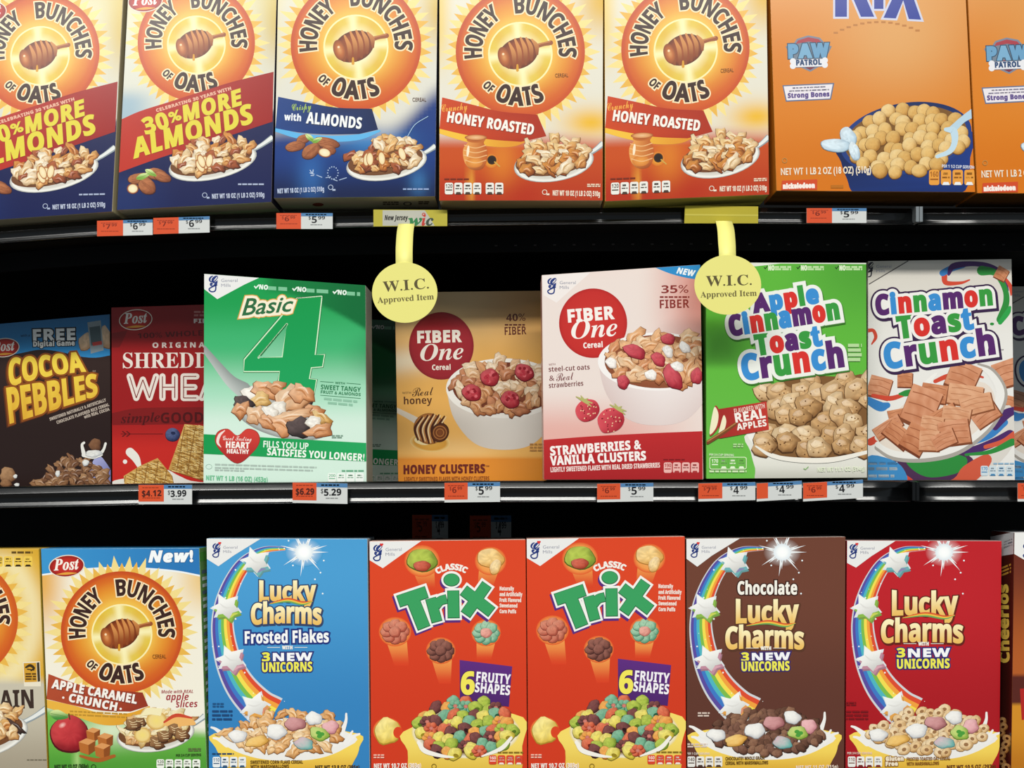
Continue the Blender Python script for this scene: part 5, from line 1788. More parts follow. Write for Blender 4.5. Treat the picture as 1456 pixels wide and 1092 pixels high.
def front_trix(a):
    a.frame(515, 720, 2.936)
    a.part('front_print')
    a.field([(28, 145), (684, 137), (690, 1140), (35, 1140)], 16, 24, lambda x, y: mix('#db4522', '#cf3a1c', sst(250, 900, y)))
    for x0, x1, y0, w0, w1, L in ((250, 275, 240, 100, 60, 110), (535, 510, 240, 90, 60, 110), (140, 165, 545, 90, 60, 120), (330, 345, 620, 90, 50, 120), (517, 508, 560, 80, 60, 80)):
        a.part('puff_trail', again=True)
        v = [(x0 - w0 / 2, y0), (x0 + w0 / 2, y0), (x1 + w1 / 2, y0 + L), (x1 - w1 / 2, y0 + L)]
        n = 8
        vv, ff = [], []
        for j in range(n + 1):
            t = j / n
            vv += [(v[0][0] * (1 - t) + v[3][0] * t, y0 + L * t), (v[1][0] * (1 - t) + v[2][0] * t, y0 + L * t)]
        ff = [(2 * j, 2 * j + 1, 2 * j + 3, 2 * j + 2) for j in range(n)]
        a.add(vv, ff, lambda X, Y, y0=y0, L=L: mix('#ef9a4c', '#d84020', sst(y0 + 10, y0 + L, Y)))
    mill_corner(a, [(28, 144), (250, 142), (170, 198), (86, 258), (30, 224)], 66, 190, 44)
    glow = lambda x, y, r: a.disc(x, y, r, r * .9, stops=[(0, '#f3b06a'), (.75, '#ef9a4c'), (1, '#e05a2a')], n=28)

    def cluster(x, y, r, cols, seed, mid=None):
        rr = random.Random(seed)
        for k in range(9):
            t = k * 2 * math.pi / 8
            q = .58 * r if k < 8 else 0
            a.blob(x + q * math.cos(t), y + q * .85 * math.sin(t), r * .40, r * .36, 0, (mid if (k == 8 and mid) else cols), seed + k, .08, 12)
    N = lambda: a.part('fruit_puff', again=True)
    N(); glow(250, 228, 74); a.blob(250, 224, 62, 46, 0, ('#c2d05a', '#94a83a', '#5c7022'), 2, .05, 20); a.blob(250, 248, 34, 22, 0, ('#d8705a', '#b5442c', '#8a3020'), 3, .06, 16)
    N(); glow(536, 228, 66); a.blob(536, 216, 54, 40, 10, ('#f8dca0', '#eab862', '#c98a3c'), 4, .06, 20); a.blob(556, 252, 22, 32, 20, ('#f8e2b4', '#ecc47c', '#c98a3c'), 5, .06, 16)
    N(); glow(137, 523, 68); cluster(137, 523, 62, ('#e0947a', '#bf5e48', '#8e3a2a'), 11)
    N(); glow(328, 602, 62); cluster(328, 602, 58, ('#a0685a', '#6e3e34', '#452420'), 21)
    N(); glow(517, 527, 62); cluster(517, 527, 58, ('#b4d4b4', '#74ac8c', '#3f7c60'), 31, ('#f0b4a4', '#d88a7c', '#b06a5c'))
    N(); glow(105, 936, 60); a.blob(105, 936, 50, 56, 0, ('#f8e89a', '#ecd05a', '#c9a034'), 7, .08, 20); a.disc(150, 944, 20, 24, stops=[(0, '#d8401f'), (1, '#d9451f')])
    a.part('title_lettering')
    T_bar, T_stem = [(152, 396), (268, 357)], [(205, 372), (258, 506)]
    segs = [(T_bar, 48), (T_stem, 52), ([(286, 384), (312, 480)], 42), ([(308, 414), (326, 394), (352, 386)], 36), ([(380, 352), (382, 464)], 46), ([(424, 350), (540, 440)], 46), ([(520, 326), (432, 450)], 44)]
    for dw, col, dx, dy in ((22, '#5a2a7a', -6, 10), (22, '#f0efe9', 0, 0), (5, '#1f5c3a', 0, 1), (0, '#3a9e5e', 0, 0)):
        for k, (p, w) in enumerate(segs):
            p = np.array(p, float)
            e0, e1 = p[0] - p[1], p[-1] - p[-2]
            p[0] += e0 / np.linalg.norm(e0) * dw * .5
            p[-1] += e1 / np.linalg.norm(e1) * dw * .5
            a.stroke(p + (dx, dy), w + dw, col, cap=False)
        a.disc(373 + dx, 306 + dy, 32 + dw / 2, 25 + dw / 2, col=col, n=28)
    a.text('CLASSIC', None, None, 24, '#f3ece4', arc=(376, 372, 108, 124, 60), bold=1.4)
    a.part('descriptor_lettering')
    for s_, y, x1 in (('Naturally', 350, 633), ('and Artificially', 374, 668), ('Fruit Flavored', 398, 663), ('Sweetened', 421, 647), ('Corn Puffs', 445, 642)):
        a.text(s_, (574, y), (x1, y + 1), 15, '#f0d8cc', bold=.8)
    a.part('shapes_sign')
    a.poly([(407, 641), (626, 668), (612, 836), (408, 806)], lambda x, y: mix('#5e2c7e', '#4c2268', sst(640, 830, y)))
    a.part('sign_lettering')
    a.text('6', (413, 782), (466, 784), 92, '#f0e25a', bold=3, out=((3, '#3a1a50'),))
    a.text('FRUITY', (476, 730), (617, 742), 40, '#f2eef2', bold=.8)
    a.text('SHAPES', (470, 774), (615, 788), 40, '#f2eef2', bold=.8)
    a.part('bowl_picture')
    a.poly(smooth([(172, 940), (190, 1020), (215, 1140), (430, 1150), (645, 1140), (668, 1000), (672, 880), (430, 860)], 4, True), lambda x, y: mix('#f3d868', '#e2bc48', sst(960, 1120, y)))
    a.disc(432, 940, 226, 112, 0, stops=[(0, '#6e4a2c'), (.8, '#8a6a3c'), (.93, '#efe6d2'), (1, '#e9d27a')], n=48)
    a.part('cereal_picture')
    pals = [('#ec8460', '#c04428', '#742010'), ('#94c4a4', '#4c9470', '#245840'), ('#f4e684', '#dcc840', '#96801e'), ('#f6b866', '#e48a2c', '#9c5410'), ('#8c5450', '#582c2c', '#2c1214'), ('#c4d05c', '#8ca834', '#546c1c')]
    ins = inside_ell(430, 925, 222, 122)

    def puff(x, y, r, k):
        c = pals[(k * 5 + r.randrange(2)) % 6]
        q = r.randrange(4)
        if q == 0:
            for j in range(6):
                t = j * 1.047
                a.blob(x + 18 * math.cos(t), y + 15 * math.sin(t), 14, 12, 0, c, k * 7 + j, .06, 10)
            a.disc(x, y, 9, 8, stops=[(0, '#d88a7c'), (1, '#c0685c')], n=10)
        elif q == 1:
            a.blob(x, y, 31, 25, r.uniform(-50, 50), c, k, .08, 16)
            a.disc(x + 6, y + 8, 12, 8, r.uniform(-40, 40), col=c[2], n=12)
        else:
            a.blob(x, y, 28, 25, r.uniform(-50, 50), c, k, .10, 16)
    a.pile(ins, (205, 812, 660, 1050), 43, 33, puff)
    a.stroke([(235, 985), (262, 1020), (330, 1040), (380, 1046)], [14, 20, 14, 6], '#f2ede4'); a.stroke([(500, 1042), (580, 1010), (622, 965)], [6, 18, 12], '#f2ede4')
    facts(a, 527, 1038, 672, 1076, 4, '160', bg='#d8432a', fg='#f4e4da', foot='#f4e4da')
    a.part('fine_print')
    a.bars(566, 672, (1030,), 7, '#8a7020', 3)
    a.bars(48, 92, (1040, 1050), 6, '#efb4a0', 4)
    a.text('NET WT 10.7 OZ (303g)', (50, 1092), (246, 1090), 19, '#f3e2d8', bold=.6)
    a.ring(300, 1084, 8, 11, '#8a7020', n=16)


def front_cheer(a):
    a.frame(1400, 750, 3.193)
    a.part('front_print')

    def bg(x, y):
        k = mix('#6a2c1c', '#b05a24', sst(120, 640, y))
        k = mix(k, '#57231a', sst(672, 680, y))
        return mix(k, mix('#cf8a24', '#b87218', sst(900, 1090, y)), sst(796, 806, y))
    a.field([(134, 22), (894, 6), (881, 1150), (118, 1150)], 10, 60, bg)
    mill_corner(a, [(134, 22), (420, 16), (270, 130), (182, 148), (134, 120)], 195, 100, 46)
    a.part('red_flash')
    a.poly([(160, 732), (420, 715), (420, 850), (168, 874)], '#b02420')


def side_cheer(a):
    a.frame(1400, 750, 3.193)
    a.part('side_print')
    a.field([(-60, 120), (134, 100), (118, 1150), (-60, 1150)], 4, 12, lambda x, y: mix('#4a1d16', '#3c1612', sst(200, 700, y)))
    a.poly([(-60, 60), (136, 20), (136, 120), (-60, 150)], '#d5d8da')
    for k in range(3):
        a.bars(88, 126, (70 + k * 13,), 7, '#6a7a9c', k, -.35)
    a.part('side_lettering')
    wp = lambda u, v: np.c_[112 - v * 44 + u * -6, 612 - u * 352]
    a.text('Cheerios', None, None, 1, '#f0cf58', font='b', warp=wp, bold=2.5, out=((2.5, '#2a0e0a'),))
    a.bars(76, 120, (190, 206, 222), 9, '#c9963c', 5, -.4)
    a.part('cereal_picture')
    r = random.Random(4)
    for k in range(9):
        a.loop_bit(88 + r.uniform(-18, 18), 880 + k * 26, 22, r.uniform(-40, 40), ('#e8b87a', '#c48a48', '#7c4c20'), k, '#4a2412')
# ------------------------------------------------------------------ the setting
def box_mesh(name, lo, hi, mat, parent=None, kind=None):
    (x0, y0, z0), (x1, y1, z1) = lo, hi
    v = [(x0, y0, z0), (x1, y0, z0), (x1, y1, z0), (x0, y1, z0), (x0, y0, z1), (x1, y0, z1), (x1, y1, z1), (x0, y1, z1)]
    f = [(0, 3, 2, 1), (4, 5, 6, 7), (0, 1, 5, 4), (1, 2, 6, 5), (2, 3, 7, 6), (3, 0, 4, 7)]
    o = mesh_obj(name, v, f, mat, parent)
    return tag(o, kind=kind) if kind else o


YW = 1.55
box_mesh('wall_back', (-1.9, YW, 0), (1.9, YW + .04, 2.3), M_BACK, kind='structure')
box_mesh('floor', (-2.2, -2.6, -.03), (2.2, YW + .04, 0), M_FLOOR, kind='structure')

# shelf fronts bow a little: heights of the channel's lower edge read along the photo
LIP1 = ([-160, 0, 140, 300, 500, 660, 850, 1000, 1300, 1456, 1650], [364, 346, 335.5, 328, 323.6, 321, 318.6, 317.7, 319.6, 319, 318])
LIP2 = ([-160, 0, 200, 500, 700, 1000, 1300, 1456, 1650], [725, 722, 717.5, 714.8, 713.5, 713, 712.6, 712.6, 712])
LIP3 = ([-160, 1650], [1139, 1139])


def sweep(name, xs, sec, mat, parent, org, closed=True):
    """sec(x) gives the section's (y, z) points at x"""
    v, f = [], []
    S = [sec(x) for x in xs]
    m = len(S[0])
    for x, s in zip(xs, S):
        v += [(x - org[0], y - org[1], z - org[2]) for y, z in s]
    for i in range(len(xs) - 1):
        for k in range(m):
            a, b = i * m + k, i * m + (k + 1) % m
            f.append((a, a + m, b + m, b))
    f.append(tuple(range(m - 1, -1, -1)))
    f.append(tuple((len(xs) - 1) * m + k for k in range(m)))
    o = mesh_obj(name, v, f, mat, parent)
    bm = bmesh.new()
    bm.from_mesh(o.data)
    bmesh.ops.recalc_face_normals(bm, faces=bm.faces[:])
    bm.to_mesh(o.data)
    bm.free()
    return o


def shelf(label, lip, YL, hz, board, slope, joint, pegs, k):
    """lip: lower edge in the photo; YL: distance of the channel; hz: channel height; board: rise of the shelf top over the lower edge"""
    px, py = lip

    def z(x):
        u = W / 2 + x / YL * F
        return EYE[2] + (H / 2 - np.interp(u, px, py)) / F * YL
    X0, X1, XJ = -1.05, .98, (joint - W / 2) / F * YL
    org = (0, YL, z(0))
    root = empty('store_shelf', org)
    tag(root, label, 'shelf', 'black store shelves')
    xs = list(np.linspace(X0, X1, 40))
    sweep('shelf_board', xs, lambda x: [(YL + .016, z(x) + board), (YW - .002, z(x) + board - slope * (YW - YL - .016)), (YW - .002, z(x) + board - slope * (YW - YL - .016) - .022), (YL + .016, z(x) + min(.004, board - .006))], M_BLACK, root, org)
    e = .0042 * math.tan(math.radians(k))        # the lower part of the channel flares towards the aisle at angle k
    prof = [(.008, 0), (-e - .0008, 0), (-e - .0010, .0004), (-e - .0004, .0009), (-e, .0012), (-e * .75, .00225), (-e * .5, .0033), (-e * .25, .00435), (-.0001, .0053), (.0003, .0060), (.0004, .0080), (.0004, .0150), (-.0003, .0157), (-.0003, .0166), (.0005, .0173), (.0016, .0225), (.0045, .0245), (.008, .0245)]
    sec = lambda x: [(YL + a, z(x) + b * hz / .0245) for a, b in prof]
    for a, b in ((X0, XJ - .003), (XJ + .003, X1)):
        c = sweep('price_channel', list(np.linspace(a, b, 36 if b < XJ + .1 else 8)), sec, M_LIP, root, org)
        for p in c.data.polygons:
            p.use_smooth = True
    for dx in (-.0022, .0022):
        j = box_mesh('channel_joint', (XJ + dx - .0018 - org[0], -.0095, .002 + z(XJ) - org[2]), (XJ + dx + .0018 - org[0], .012, hz * .98 + z(XJ) - org[2]), M_CHROME if pegs else M_LIP, root)
    if pegs:
        bm_v, bm_f = [], []
        for x in np.arange(-.02, .80, .0245):
            b = len(bm_v)
            y, zz = .0535, z(x) - .0165 - org[2]
            bm_v += [(x - .0018, y, zz), (x + .0018, y, zz), (x + .0018, y, zz + .0016), (x - .0018, y, zz + .0016)]
            bm_v += [(x - .0018, y + .001, zz), (x + .0018, y + .001, zz), (x + .0018, y + .001, zz + .0016), (x - .0018, y + .001, zz + .0016)]
            bm_f += [tuple(b + i for i in q) for q in ((0, 1, 2, 3), (7, 6, 5, 4), (0, 4, 5, 1), (3, 2, 6, 7))]
        mesh_obj('slot_row', bm_v, bm_f, plain('dull_slot_metal', '#1d1819', .6), root)
        sweep('slot_rail', xs, lambda x: [(YL + .055, z(x) + .002), (YL + .06, z(x) + .002), (YL + .06, z(x) - .024), (YL + .055, z(x) - .024)], M_BLACK, root, org)
    return lambda x, y: z(x) + board - slope * (y - YL - .016)


TOP1 = shelf('black shelf under the upper row of boxes, holding the two round yellow tags', LIP1, 1.050, .0203, .0172, .123, 1302, True, 19)
TOP2 = shelf('black shelf under the middle row of boxes, its front edge white with glare', LIP2, 1.030, .0240, .0090, .0875, 1297, False, 28)
TOP3 = shelf('black shelf under the lowest row of boxes, at the very bottom of the picture', LIP3, 1.000, .0240, .0100, .123, 1300, False, 28)

# ------------------------------------------------------------------ cartons of the upper row
G1, G2, G3 = 'cereal boxes on the top shelf', 'cereal boxes on the middle shelf', 'cereal boxes on the bottom shelf'
QB = [(184, -45), (395, -57), (386, 287.5), (166, 299)]
QA = [(-38, -30), (177.5, -45), (159.5, 301), (-62, 317)]
QC = [(396, -55), (623, -57), (619, 279.5), (389, 282)]
QD = [(624.5, -56), (858, -56), (857, 285.5), (624.5, 285.5)]
QE = [(859, -58), (1089.5, -62), (1094, 277), (860.5, 286.5)]
QF = [(1092, -95), (1369, -95), (1387, 273.5), (1104, 271.5)]
QG = [(1371.5, -92), (1648, -92), (1672, 276), (1389.5, 275)]
CREAM = '#b4a98c'
for quad, Y, lean, yaw, txt, label, src, side, bot, edge in (
        (QA, 1.036, 7, -1, front_more_almonds, 'red-bannered box with navy bottom, cut off by the picture edge', QB, '#d8c89a', CREAM, '#9a94a0'),
        (QB, 1.033, 7, -1, front_more_almonds, 'red-bannered box with navy bottom, standing whole beside the box with almonds and dark blue banner', None, '#3a3440', CREAM, '#8f8a98'),
        (QC, 1.030, 7, 0, front_crispy_almonds, 'blue-bottomed box with a dark blue banner, almonds and a spoon of flakes', None, '#20305c', CREAM, '#b9b8b4'),
        (QD, 1.028, 7, 0, front_honey_roasted, 'orange honey jar box touching the blue-bottomed box', None, '#d8b04a', '#a89468', '#d0b070'),
        (QE, 1.030, 7, 0, front_honey_roasted, 'orange honey jar box touching the plain orange box of round puffs', QD, '#d8b04a', '#a9a04c', '#d0b070'),
        (QF, 1.030, 7, 0, front_kix, 'plain orange box with round yellow puffs in a dark blue bowl', None, '#c0741f', '#6b451c', '#d8944a'),
        (QG, 1.032, 7, 0, front_kix, 'plain orange box cut off by the picture edge, its bowl out of view', QF, '#c0741f', '#6b451c', '#d8944a')):
    root, art, _ = carton(label, G1, quad, Y, lean, yaw, .052, side, '#cfc2a0', bot, edge, src)
    txt(art)
    if txt is front_crispy_almonds:
        art.build()
        fr, bk = _
        n = np.cross(fr[2] - fr[3], bk[3] - fr[3]); n /= np.linalg.norm(n)
        n = n if n[2] < 0 else -n
        b = Art(fr[3], n, [(0, 0)] * 4, root)
        b.part('bottom_print', 'recycling marks on the bare board underside')
        b.frame(380, 0, 3.2115)
        b.bars(528, 600, (935, 926), 6, '#5a5040', 3); b.bars(690, 740, (932, 924), 6, '#5a5040', 5)
        b.ring(640, 930, 14, 19, '#4c4438', k=.5, n=20)
        b.disc(232, 934, 26, 8, col='#7c3a26', n=20)
        b.build(False)
    else:
        art.build()

# ------------------------------------------------------------------ cartons of the middle row
QJ = [(290, 389), (520, 405.5), (521.5, 690), (289, 690)]
QS = [(1234, 371), (1438.5, 368), (1443.5, 688.5), (1233.5, 688.5)]
for quad, Y, lean, yaw, txt, label, src, side, top, bot, edge in (
        ([(-22, 462), (156.5, 446.5), (158, 692), (-22, 693)], 1.150, 5, 0, front_cocoa, 'dark brown box with yellow bubble lettering under a blue header', None, '#3a2622', '#2c5a80', CREAM, '#3c2c2a'),
        ([(158, 437), (372, 430), (374, 690.5), (159.5, 690.5)], 1.142, 5, 0, front_shredded, 'red box with woven wheat biscuits and a blueberry, half hidden by the green box', None, '#8e1c1a', '#8e1c1a', CREAM, '#9a2420'),
        (QJ, 1.040, 5, 0, front_basic, 'green and white box with a huge green numeral and a red heart', None, '#b9bdae', '#2c8a50', CREAM, '#8fbf9c'),
        ([(371, 447), (570, 456), (571.5, 690), (371, 690)], 1.268, 5, 0, front_basic, 'strip of a green box in the shade behind the green and white box', QJ, '#6a7a6a', '#2c8a50', CREAM, '#4a8a5c'),
        ([(561, 415.5), (776, 413), (777, 690), (566, 690)], 1.130, 5, 0, front_honey_clusters, 'tan and orange box with dark red roundel and honey dipper', None, '#c08a40', '#b89a6a', CREAM, '#c9a060'),
        ([(770, 391), (996, 376), (1000.5, 682), (773, 682.5)], 1.029, 5, 0, front_strawberry, 'pink and white box with red roundel, strawberries and a white bowl', None, '#c9958a', '#d8c8c0', CREAM, '#e0c0b8'),
        ([(1003.5, 373), (1232, 373.5), (1233, 679.5), (1004, 681)], 1.029, 5, 0, front_apple_crunch, 'bright green box with many-coloured lettering and a bowl of toasted chunks', None, '#4a8a30', '#c9cfb4', CREAM, '#79b85a'),
        (QS, 1.072, 5, 0, front_cinnamon_crunch, 'white box with many-coloured lettering and toasted squares swirling into a bowl', None, '#b0aaa0', '#b0aaa0', CREAM, '#cfcac2'),
        ([(1428, 407), (1618, 407), (1620, 690), (1428, 690)], 1.250, 5, 0, front_cinnamon_crunch, 'shaded strip of a box hidden behind the white box of toasted squares', QS, '#b0aaa0', '#b0aaa0', CREAM, '#a8a49c')):
    root, art, _ = carton(label, G2, quad, Y, lean, yaw, .046, side, top, bot, edge, src, floor_z=None if txt in (front_strawberry, front_apple_crunch) else TOP2)
    txt(art)
    art.build()

# ------------------------------------------------------------------ cartons of the lowest row
QN = [(525, 769.5), (747.5, 767), (750, 1109), (527.5, 1109)]
for quad, Y, lean, yaw, txt, label, src, side, top, bot, edge in (
        ([(-176, 782), (55.5, 780), (68.5, 1111), (-160, 1112)], 1.020, 7, 0, front_grain, 'yellow and beige box with a small gold stamp, cut off by the picture edge', None, '#c9a03a', '#d8b04a', CREAM, '#c9a84a'),
        ([(58, 780), (283.5, 779), (295, 1111), (70.5, 1111)], 1.020, 7, 0, front_apple_caramel, 'box with blue header, sun emblem, red apple and caramel cubes on green', None, '#6a9a50', '#3a8ac0', CREAM, '#b9c8b0'),
        ([(293.5, 765.5), (522.5, 766), (526, 1109.5), (297, 1110)], 1.018, 7, 0, front_charms_blue, 'sky blue box with a rainbow of marshmallows falling into a yellow bowl', None, '#c9d6d8', '#9ab8cc', CREAM, '#8fbcd8'),
        (QN, 1.020, 7, 0, front_trix, 'orange-red fruit puff box with green letters, touching the sky blue rainbow box', None, '#c0401f', '#d8b0a0', CREAM, '#e07a5a'),
        ([(748.5, 766), (974, 762.5), (976, 1109), (751, 1109)], 1.019, 7, 0, front_trix, 'orange-red fruit puff box with green letters, touching the chocolate brown rainbow box', QN, '#c0401f', '#d8b0a0', CREAM, '#e07a5a'),
        ([(975.5, 766), (1202.5, 763), (1200.5, 1109), (977, 1109)], 1.020, 7, 0, front_charms_brown, 'chocolate brown box with a rainbow of marshmallows over dark cereal', None, '#5a3428', '#b0a098', CREAM, '#8a6254'),
        ([(1204, 768.5), (1424.5, 769), (1421, 1109), (1202, 1109)], 1.023, 7, 0, front_charms_red, 'crimson box with a rainbow of marshmallows over pale oat rings', None, '#8e141a', '#c8a8a4', CREAM, '#c04a4c'),
        ([(1442, 757), (1680, 752), (1676, 1110), (1437, 1110)], 1.010, 7, 0, front_cheer, 'brown and orange box turned to show its dark side with sideways lettering', None, '#4a1d16', '#d0d2d4', CREAM, '#8a4a28')):
    root, art, (fr, bk) = carton(label, G3, quad, Y, lean, yaw, .052, side, top, bot, edge, src, floor_z=TOP3)
    txt(art)
    art.build()
    if txt is front_cheer:
        n = np.cross(bk[0] - fr[0], fr[3] - fr[0]); n /= np.linalg.norm(n)
        n = n if n[0] < 0 else -n
        px = [((p - EYE)[0] / (p - EYE)[1] * F + W / 2, H / 2 - (p - EYE)[2] / (p - EYE)[1] * F) for p in (bk[0], fr[0], fr[3], bk[3])]
        b = Art(fr[0], n, px, root)
        side_cheer(b)
        b.build()
    if txt is front_apple_caramel:
        n = np.cross(bk[1] - fr[1], fr[2] - fr[1]); n /= np.linalg.norm(n)
        n = n if n[0] > 0 else -n
        L = lambda u, v: (fr[1] * (1 - u) + bk[1] * u) * (1 - v) + (fr[2] * (1 - u) + bk[2] * u) * v + n * 3e-4 - np.array(root.location)
        v, f, c = [], [], []
        for (u0, v0, u1, v1, col) in [(.02, .02, .98, .06, '#4f9a34')] + [(.1, .1 + k * .03, .9, .115 + k * .03, '#d8dfe2' if k % 3 else '#5a6a7c') for k in range(24)]:
            k = len(v)
            v += [L(u0, v0), L(u1, v0), L(u1, v1), L(u0, v1)]
            f.append((k, k + 1, k + 2, k + 3)); c += [lin(col)] * 4
        mesh_obj('nutrition_panel', v, f, INK, root, np.array(c))

# ------------------------------------------------------------------ tags in the price channels


def card(name, label, cat, group, quad, Y, base, thick=.0006, lean=0):
    q = [at(p[0], p[1], Y) for p in quad]
    cen = sum(q) / 4
    root = empty(name, (q[2] + q[3]) / 2)
    tag(root, label, cat, group)
    o = np.array(root.location)
    n = np.array((0, -1.0, 0))
    v = [p - o for p in q] + [p - o - n * thick for p in q]
    mesh_obj('card', v, [(0, 3, 2, 1), (4, 5, 6, 7), (0, 1, 5, 4), (1, 2, 6, 5), (2, 3, 7, 6), (3, 0, 4, 7)], PAPER, root, np.tile(lin(base), (8, 1)))
    return root, Art(q[0], n, quad, root, PAPER, z0=1e-4)


def price_tag(label, x0, xs, x1, y0, y1, Y, price, old, group, style=0, drop=0, dim=False):
    """an orange half with the old price and a white half with the price; drop: slope in px over the tag"""
    d = drop
    q = [(x0, y0), (x1, y0 - d), (x1, y1 - d), (x0, y1)]
    root, a = card('price_tag', label, 'price tag', group, q, Y, '#d4d6d4')
    f = (xs - x0) / (x1 - x0)
    a.part('orange_half', 'orange strip with the old price')
    hb = .86 if style else 1.0
    yb = y0 + (y1 - y0) * hb
    a.poly([(x0, y0), (xs, y0 - d * f), (xs, yb - d * f), (x0, yb)], '#d9522a')
    w = xs - x0
    oc = '#7a2412'
    h = y1 - y0
    if old and w > 14:
        if '.' in old:
            a.text('$' + old, (x0 + w * .14, y0 + h * .60), (xs - w * .10, y0 + h * .57 - d * f), h * .30, '#4a1a12', bold=.3)
        else:
            a.text('$', (x0 + w * .22, y0 + h * .38), (x0 + w * .30, y0 + h * .38), h * .18, oc)
            a.text(old, (x0 + w * .34, y0 + h * .52), (x0 + w * .52, y0 + h * .51), h * .30, oc)
            a.text('99', (x0 + w * .56, y0 + h * .36), (x0 + w * .76, y0 + h * .35), h * .16, oc)
        a.bars(x0 + w * .15, xs - w * .15, (y0 + h * .17, y0 + h * .70), h * .05, '#9a3418', 3)
    a.part('price_half', 'white strip with the price under a blue line')
    w = x1 - xs
    s = lambda t: -d * (f + (1 - f) * t)
    a.poly([(xs, y0 + s(0)), (x1, y0 + s(1)), (x1, y0 + h * .2 + s(1)), (xs, y0 + h * .2 + s(0))], '#4f80b0')
    a.bars(xs + w * .15, x1 - w * .2, (y0 + h * .13 + s(.5),), h * .07, '#2c4a74', 4)
    ink = '#17181c'
    if '.' in price:
        a.text('$', (xs + w * .14, y0 + h * .5 + s(.1)), (xs + w * .22, y0 + h * .5 + s(.2)), h * .22, ink)
        a.text(price, (xs + w * .25, y0 + h * .62 + s(.2)), (xs + w * .80, y0 + h * .58 + s(.8)), h * .32, ink, bold=.2)
    else:
        a.text('$', (xs + w * .24, y0 + h * .40 + s(.2)), (xs + w * .31, y0 + h * .40 + s(.3)), h * .20, ink)
        a.text(price, (xs + w * .34, y0 + h * .62 + s(.3)), (xs + w * .50, y0 + h * .62 + s(.5)), h * .42, ink)
        a.text('99', (xs + w * .54, y0 + h * .40 + s(.6)), (xs + w * .76, y0 + h * .39 + s(.7)), h * .20, ink)
    a.bars(xs + w * .3, x1 - w * .3, (y0 + h * .76 + s(.5),), h * .05, '#8a8c8c', 6)
    a.build(False)
    return root


T1, T2 = 'price tags along the top shelf edge', 'price tags along the middle shelf edge'
YA, YB = 1.0405, 1.0205
for x0, xs, x1, y0, y1, Y, p, o, g, st, dr, label in (
        (138, 175, 217, 314, 336, YA, '6', '7', T1, 0, 2, 'orange and white price tag below the gap between the two red-bannered boxes'),
        (218, 254, 298, 310, 333, YA, '6', '7', T1, 0, 2.5, 'orange and white price tag below the spoon of the whole red-bannered box'),
        (393, 428, 473, 303, 325.5, YA, '5', '6', T1, 0, 0, 'orange and white price tag below the almonds of the blue-bottomed box'),
        (1147, 1183, 1232, 296, 317, YA, '5', '6', T1, 0, 0, 'orange and white price tag below the plain orange box of round puffs'),
        (197, 233, 273, 689.5, 717, YB, '3.99', '4.12', T2, 1, 0, 'price tag reading 3.99 below the red box with wheat biscuits'),
        (416, 450, 494, 686, 715, YB, '5.29', '6.29', T2, 1, -1.5, 'price tag reading 5.29 below the green box with the huge numeral'),
        (632, 665, 711, 686.5, 714.5, YB, '5', '6', T2, 1, 1, 'price tag below the tan and orange box with the honey dipper'),
        (849, 882, 929, 688, 714, YB, '5', '6', T2, 1, 1.5, 'price tag below the pink and white strawberry box'),
        (993, 1027, 1074, 687.5, 713, YB, '4', '7', T2, 1, 2, 'first of three neighbouring price tags below the bright green box, nearest the strawberry box'),
        (1076, 1092, 1140, 687.5, 713, YB - .0012, '4', '', T2, 1, 4, 'middle one of three neighbouring price tags below the bright green box'),
        (1142, 1176, 1227, 687, 713, YB, '4', '6', T2, 1, 5, 'last of three neighbouring price tags below the bright green box, nearest the white box')):
    price_tag(label, x0, xs, x1, y0, y1, Y, p, o, g, st, dr)
price_tag('price tag cut off by the picture edge, only an orange strip showing', 1447, 1482, 1528, 687, 713, YB, '4', '6', T2, 1, 0)
for x0, xs, x1, y0, label in ((586, 614, 637, 732, 'dim price tag on the back panel, nearer the sky blue rainbow box'), (668, 698, 727, 733, 'dim price tag on the back panel, nearer the chocolate brown rainbow box')):
    price_tag(label, x0, xs, x1, y0, y0 + 46, YW - .0012, '4', '5', 'price tags on the back panel', 1, 0)

# the two yellow programme plates clipped to the top channel
for k, (q, base, label) in enumerate((([(531, 298), (635.5, 298.5), (636, 321.5), (531, 322)], '#b9ad3c', 'yellow-ended plate with green and red lettering, clipped below the blue-bottomed box'),
                                      ([(974, 292.5), (1078, 293.5), (1078, 317.5), (973, 317.5)], '#b3a52e', 'blank yellow plate clipped to the top shelf edge'))):
    root, a = card('shelf_plate', label, 'shelf plate', 'yellow plates on the top shelf edge', q, YA - .0006, base)
    if k == 0:
        a.part('lettering', 'green, red and black lettering on a grey-white panel')
        a.poly([(544, 299), (620, 299), (620, 321), (544, 321)], '#b9b8ac')
        a.poly([(604, 299), (636, 299), (636, 321), (618, 321), (610, 308)], '#b9ad3c')
        a.text('New Jersey', (547, 313), (580, 313), 7, '#2c2a28', font='i', bold=.2)
        a.text('w', (581, 320.5), (600, 320.5), 15, '#2f7a48', font='j', bold=.5)
        a.text('i', (600, 320.5), (605, 320.5), 15, '#c0392f', font='j', bold=.5)
        a.text('c', (606, 320.5), (616, 320.5), 15, '#3a4a3c', font='j', bold=.4)
        a.ring(602.5, 305, 1.4, 2.6, '#c0392f', n=14)
        a.build(False)
    else:
        a.part('crease', 'paler fold across the plate')
        a.poly([(974, 304), (1078, 305), (1078, 307.5), (974, 306.5)], '#c4b84a')
        a.build(False)


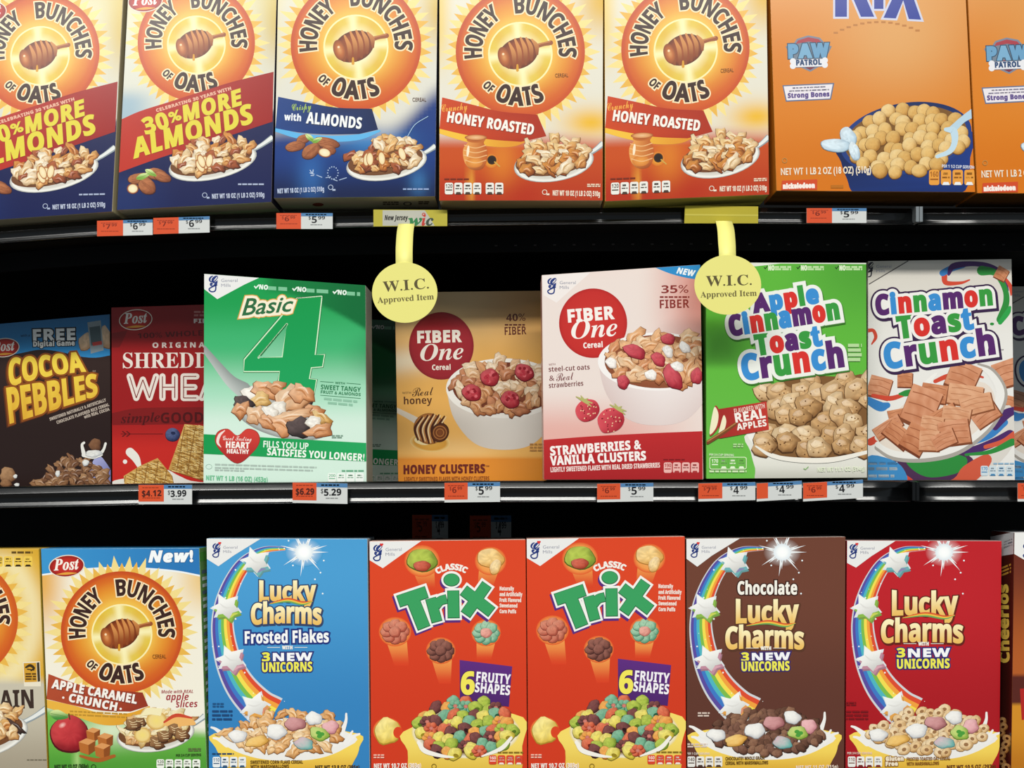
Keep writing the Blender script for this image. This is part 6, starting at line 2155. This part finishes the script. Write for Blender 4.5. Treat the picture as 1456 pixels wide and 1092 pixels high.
# the two round yellow tags hanging from the top shelf edge on curled straps
def talker(label, cx, cy, rx, ry, strap, Yd):
    pts = [(at(x - w / 2, y, Y), at(x + w / 2, y, Y)) for x, y, w, Y in strap]
    top = at(strap[0][0], strap[0][1], strap[0][3])
    root = empty('shelf_talker', top)
    tag(root, label, 'hanging tag', 'round yellow tags hanging from the top shelf')
    n = 5
    L, R = smooth([p[0] for p in pts], n), smooth([p[1] for p in pts], n)
    th = np.array((0, .0004, 0))
    v, f = [], []
    for l, r in zip(L, R):
        v += [l - top, r - top, r - top + th, l - top + th]
    for i in range(len(L) - 1):
        for k in range(4):
            a, b = i * 4 + k, i * 4 + (k + 1) % 4
            f.append((a, b, b + 4, a + 4))
    s = mesh_obj('strap', v, f, PAPER, root, np.tile(lin('#ece584'), (len(v), 1)))
    for p in s.data.polygons:
        p.use_smooth = True
    m = 56
    v, f = [], []
    for y in (0, .0005):
        for i in range(m):
            t = 2 * math.pi * i / m
            v.append(at(cx + rx * math.cos(t), cy + ry * math.sin(t), Yd) + np.array((0, y, 0)) - top)
    f = [tuple(range(m)), tuple(range(2 * m - 1, m - 1, -1))] + [(i, i + m, (i + 1) % m + m, (i + 1) % m) for i in range(m)]
    mesh_obj('disc', v, f, PAPER, root, np.tile(lin('#ece584'), (len(v), 1)))
    return root, Art(at(cx, cy, Yd), np.array((0, -1.0, 0)), [(0, 0)] * 4, root, PAPER, z0=1e-4)


for i, (args, off) in enumerate(((('round yellow hanging tag over the tan box with the dark red roundel', 575.5, 416, 46.5, 43, [(578, 318, 23, 1.039), (576, 330, 23.5, 1.018), (574.8, 350, 24, .999), (574.6, 364, 24, .992), (574.7, 377, 24, .990)], .990), (0, 0)),
                                 (('round yellow hanging tag over the top corner of the bright green box', 1034.8, 405, 47.5, 42.5, [(1029, 314, 23, 1.039), (1032, 326, 24, 1.016), (1033.5, 345, 24.5, .997), (1034.2, 357, 24, .990), (1034.5, 367, 24, .988)], .988), (459, -8)))):
    root, a = talker(*args)
    a.part('lettering', 'grey-brown serif lettering')
    ox, oy = off
    ink, k2 = '#5a5030', (0 if i else -3)
    a.text('W.I.C.', (545 + ox, 415 + oy), (610 + ox, 413 + oy + k2), 14.5, ink, font='s')
    a.text('Approved Item', (538 + ox - 1, 431 + oy), (617 + ox, 425.5 + oy + (3 if i else 0)), 8.2, '#6a6038', font='s')
    a.build(False)
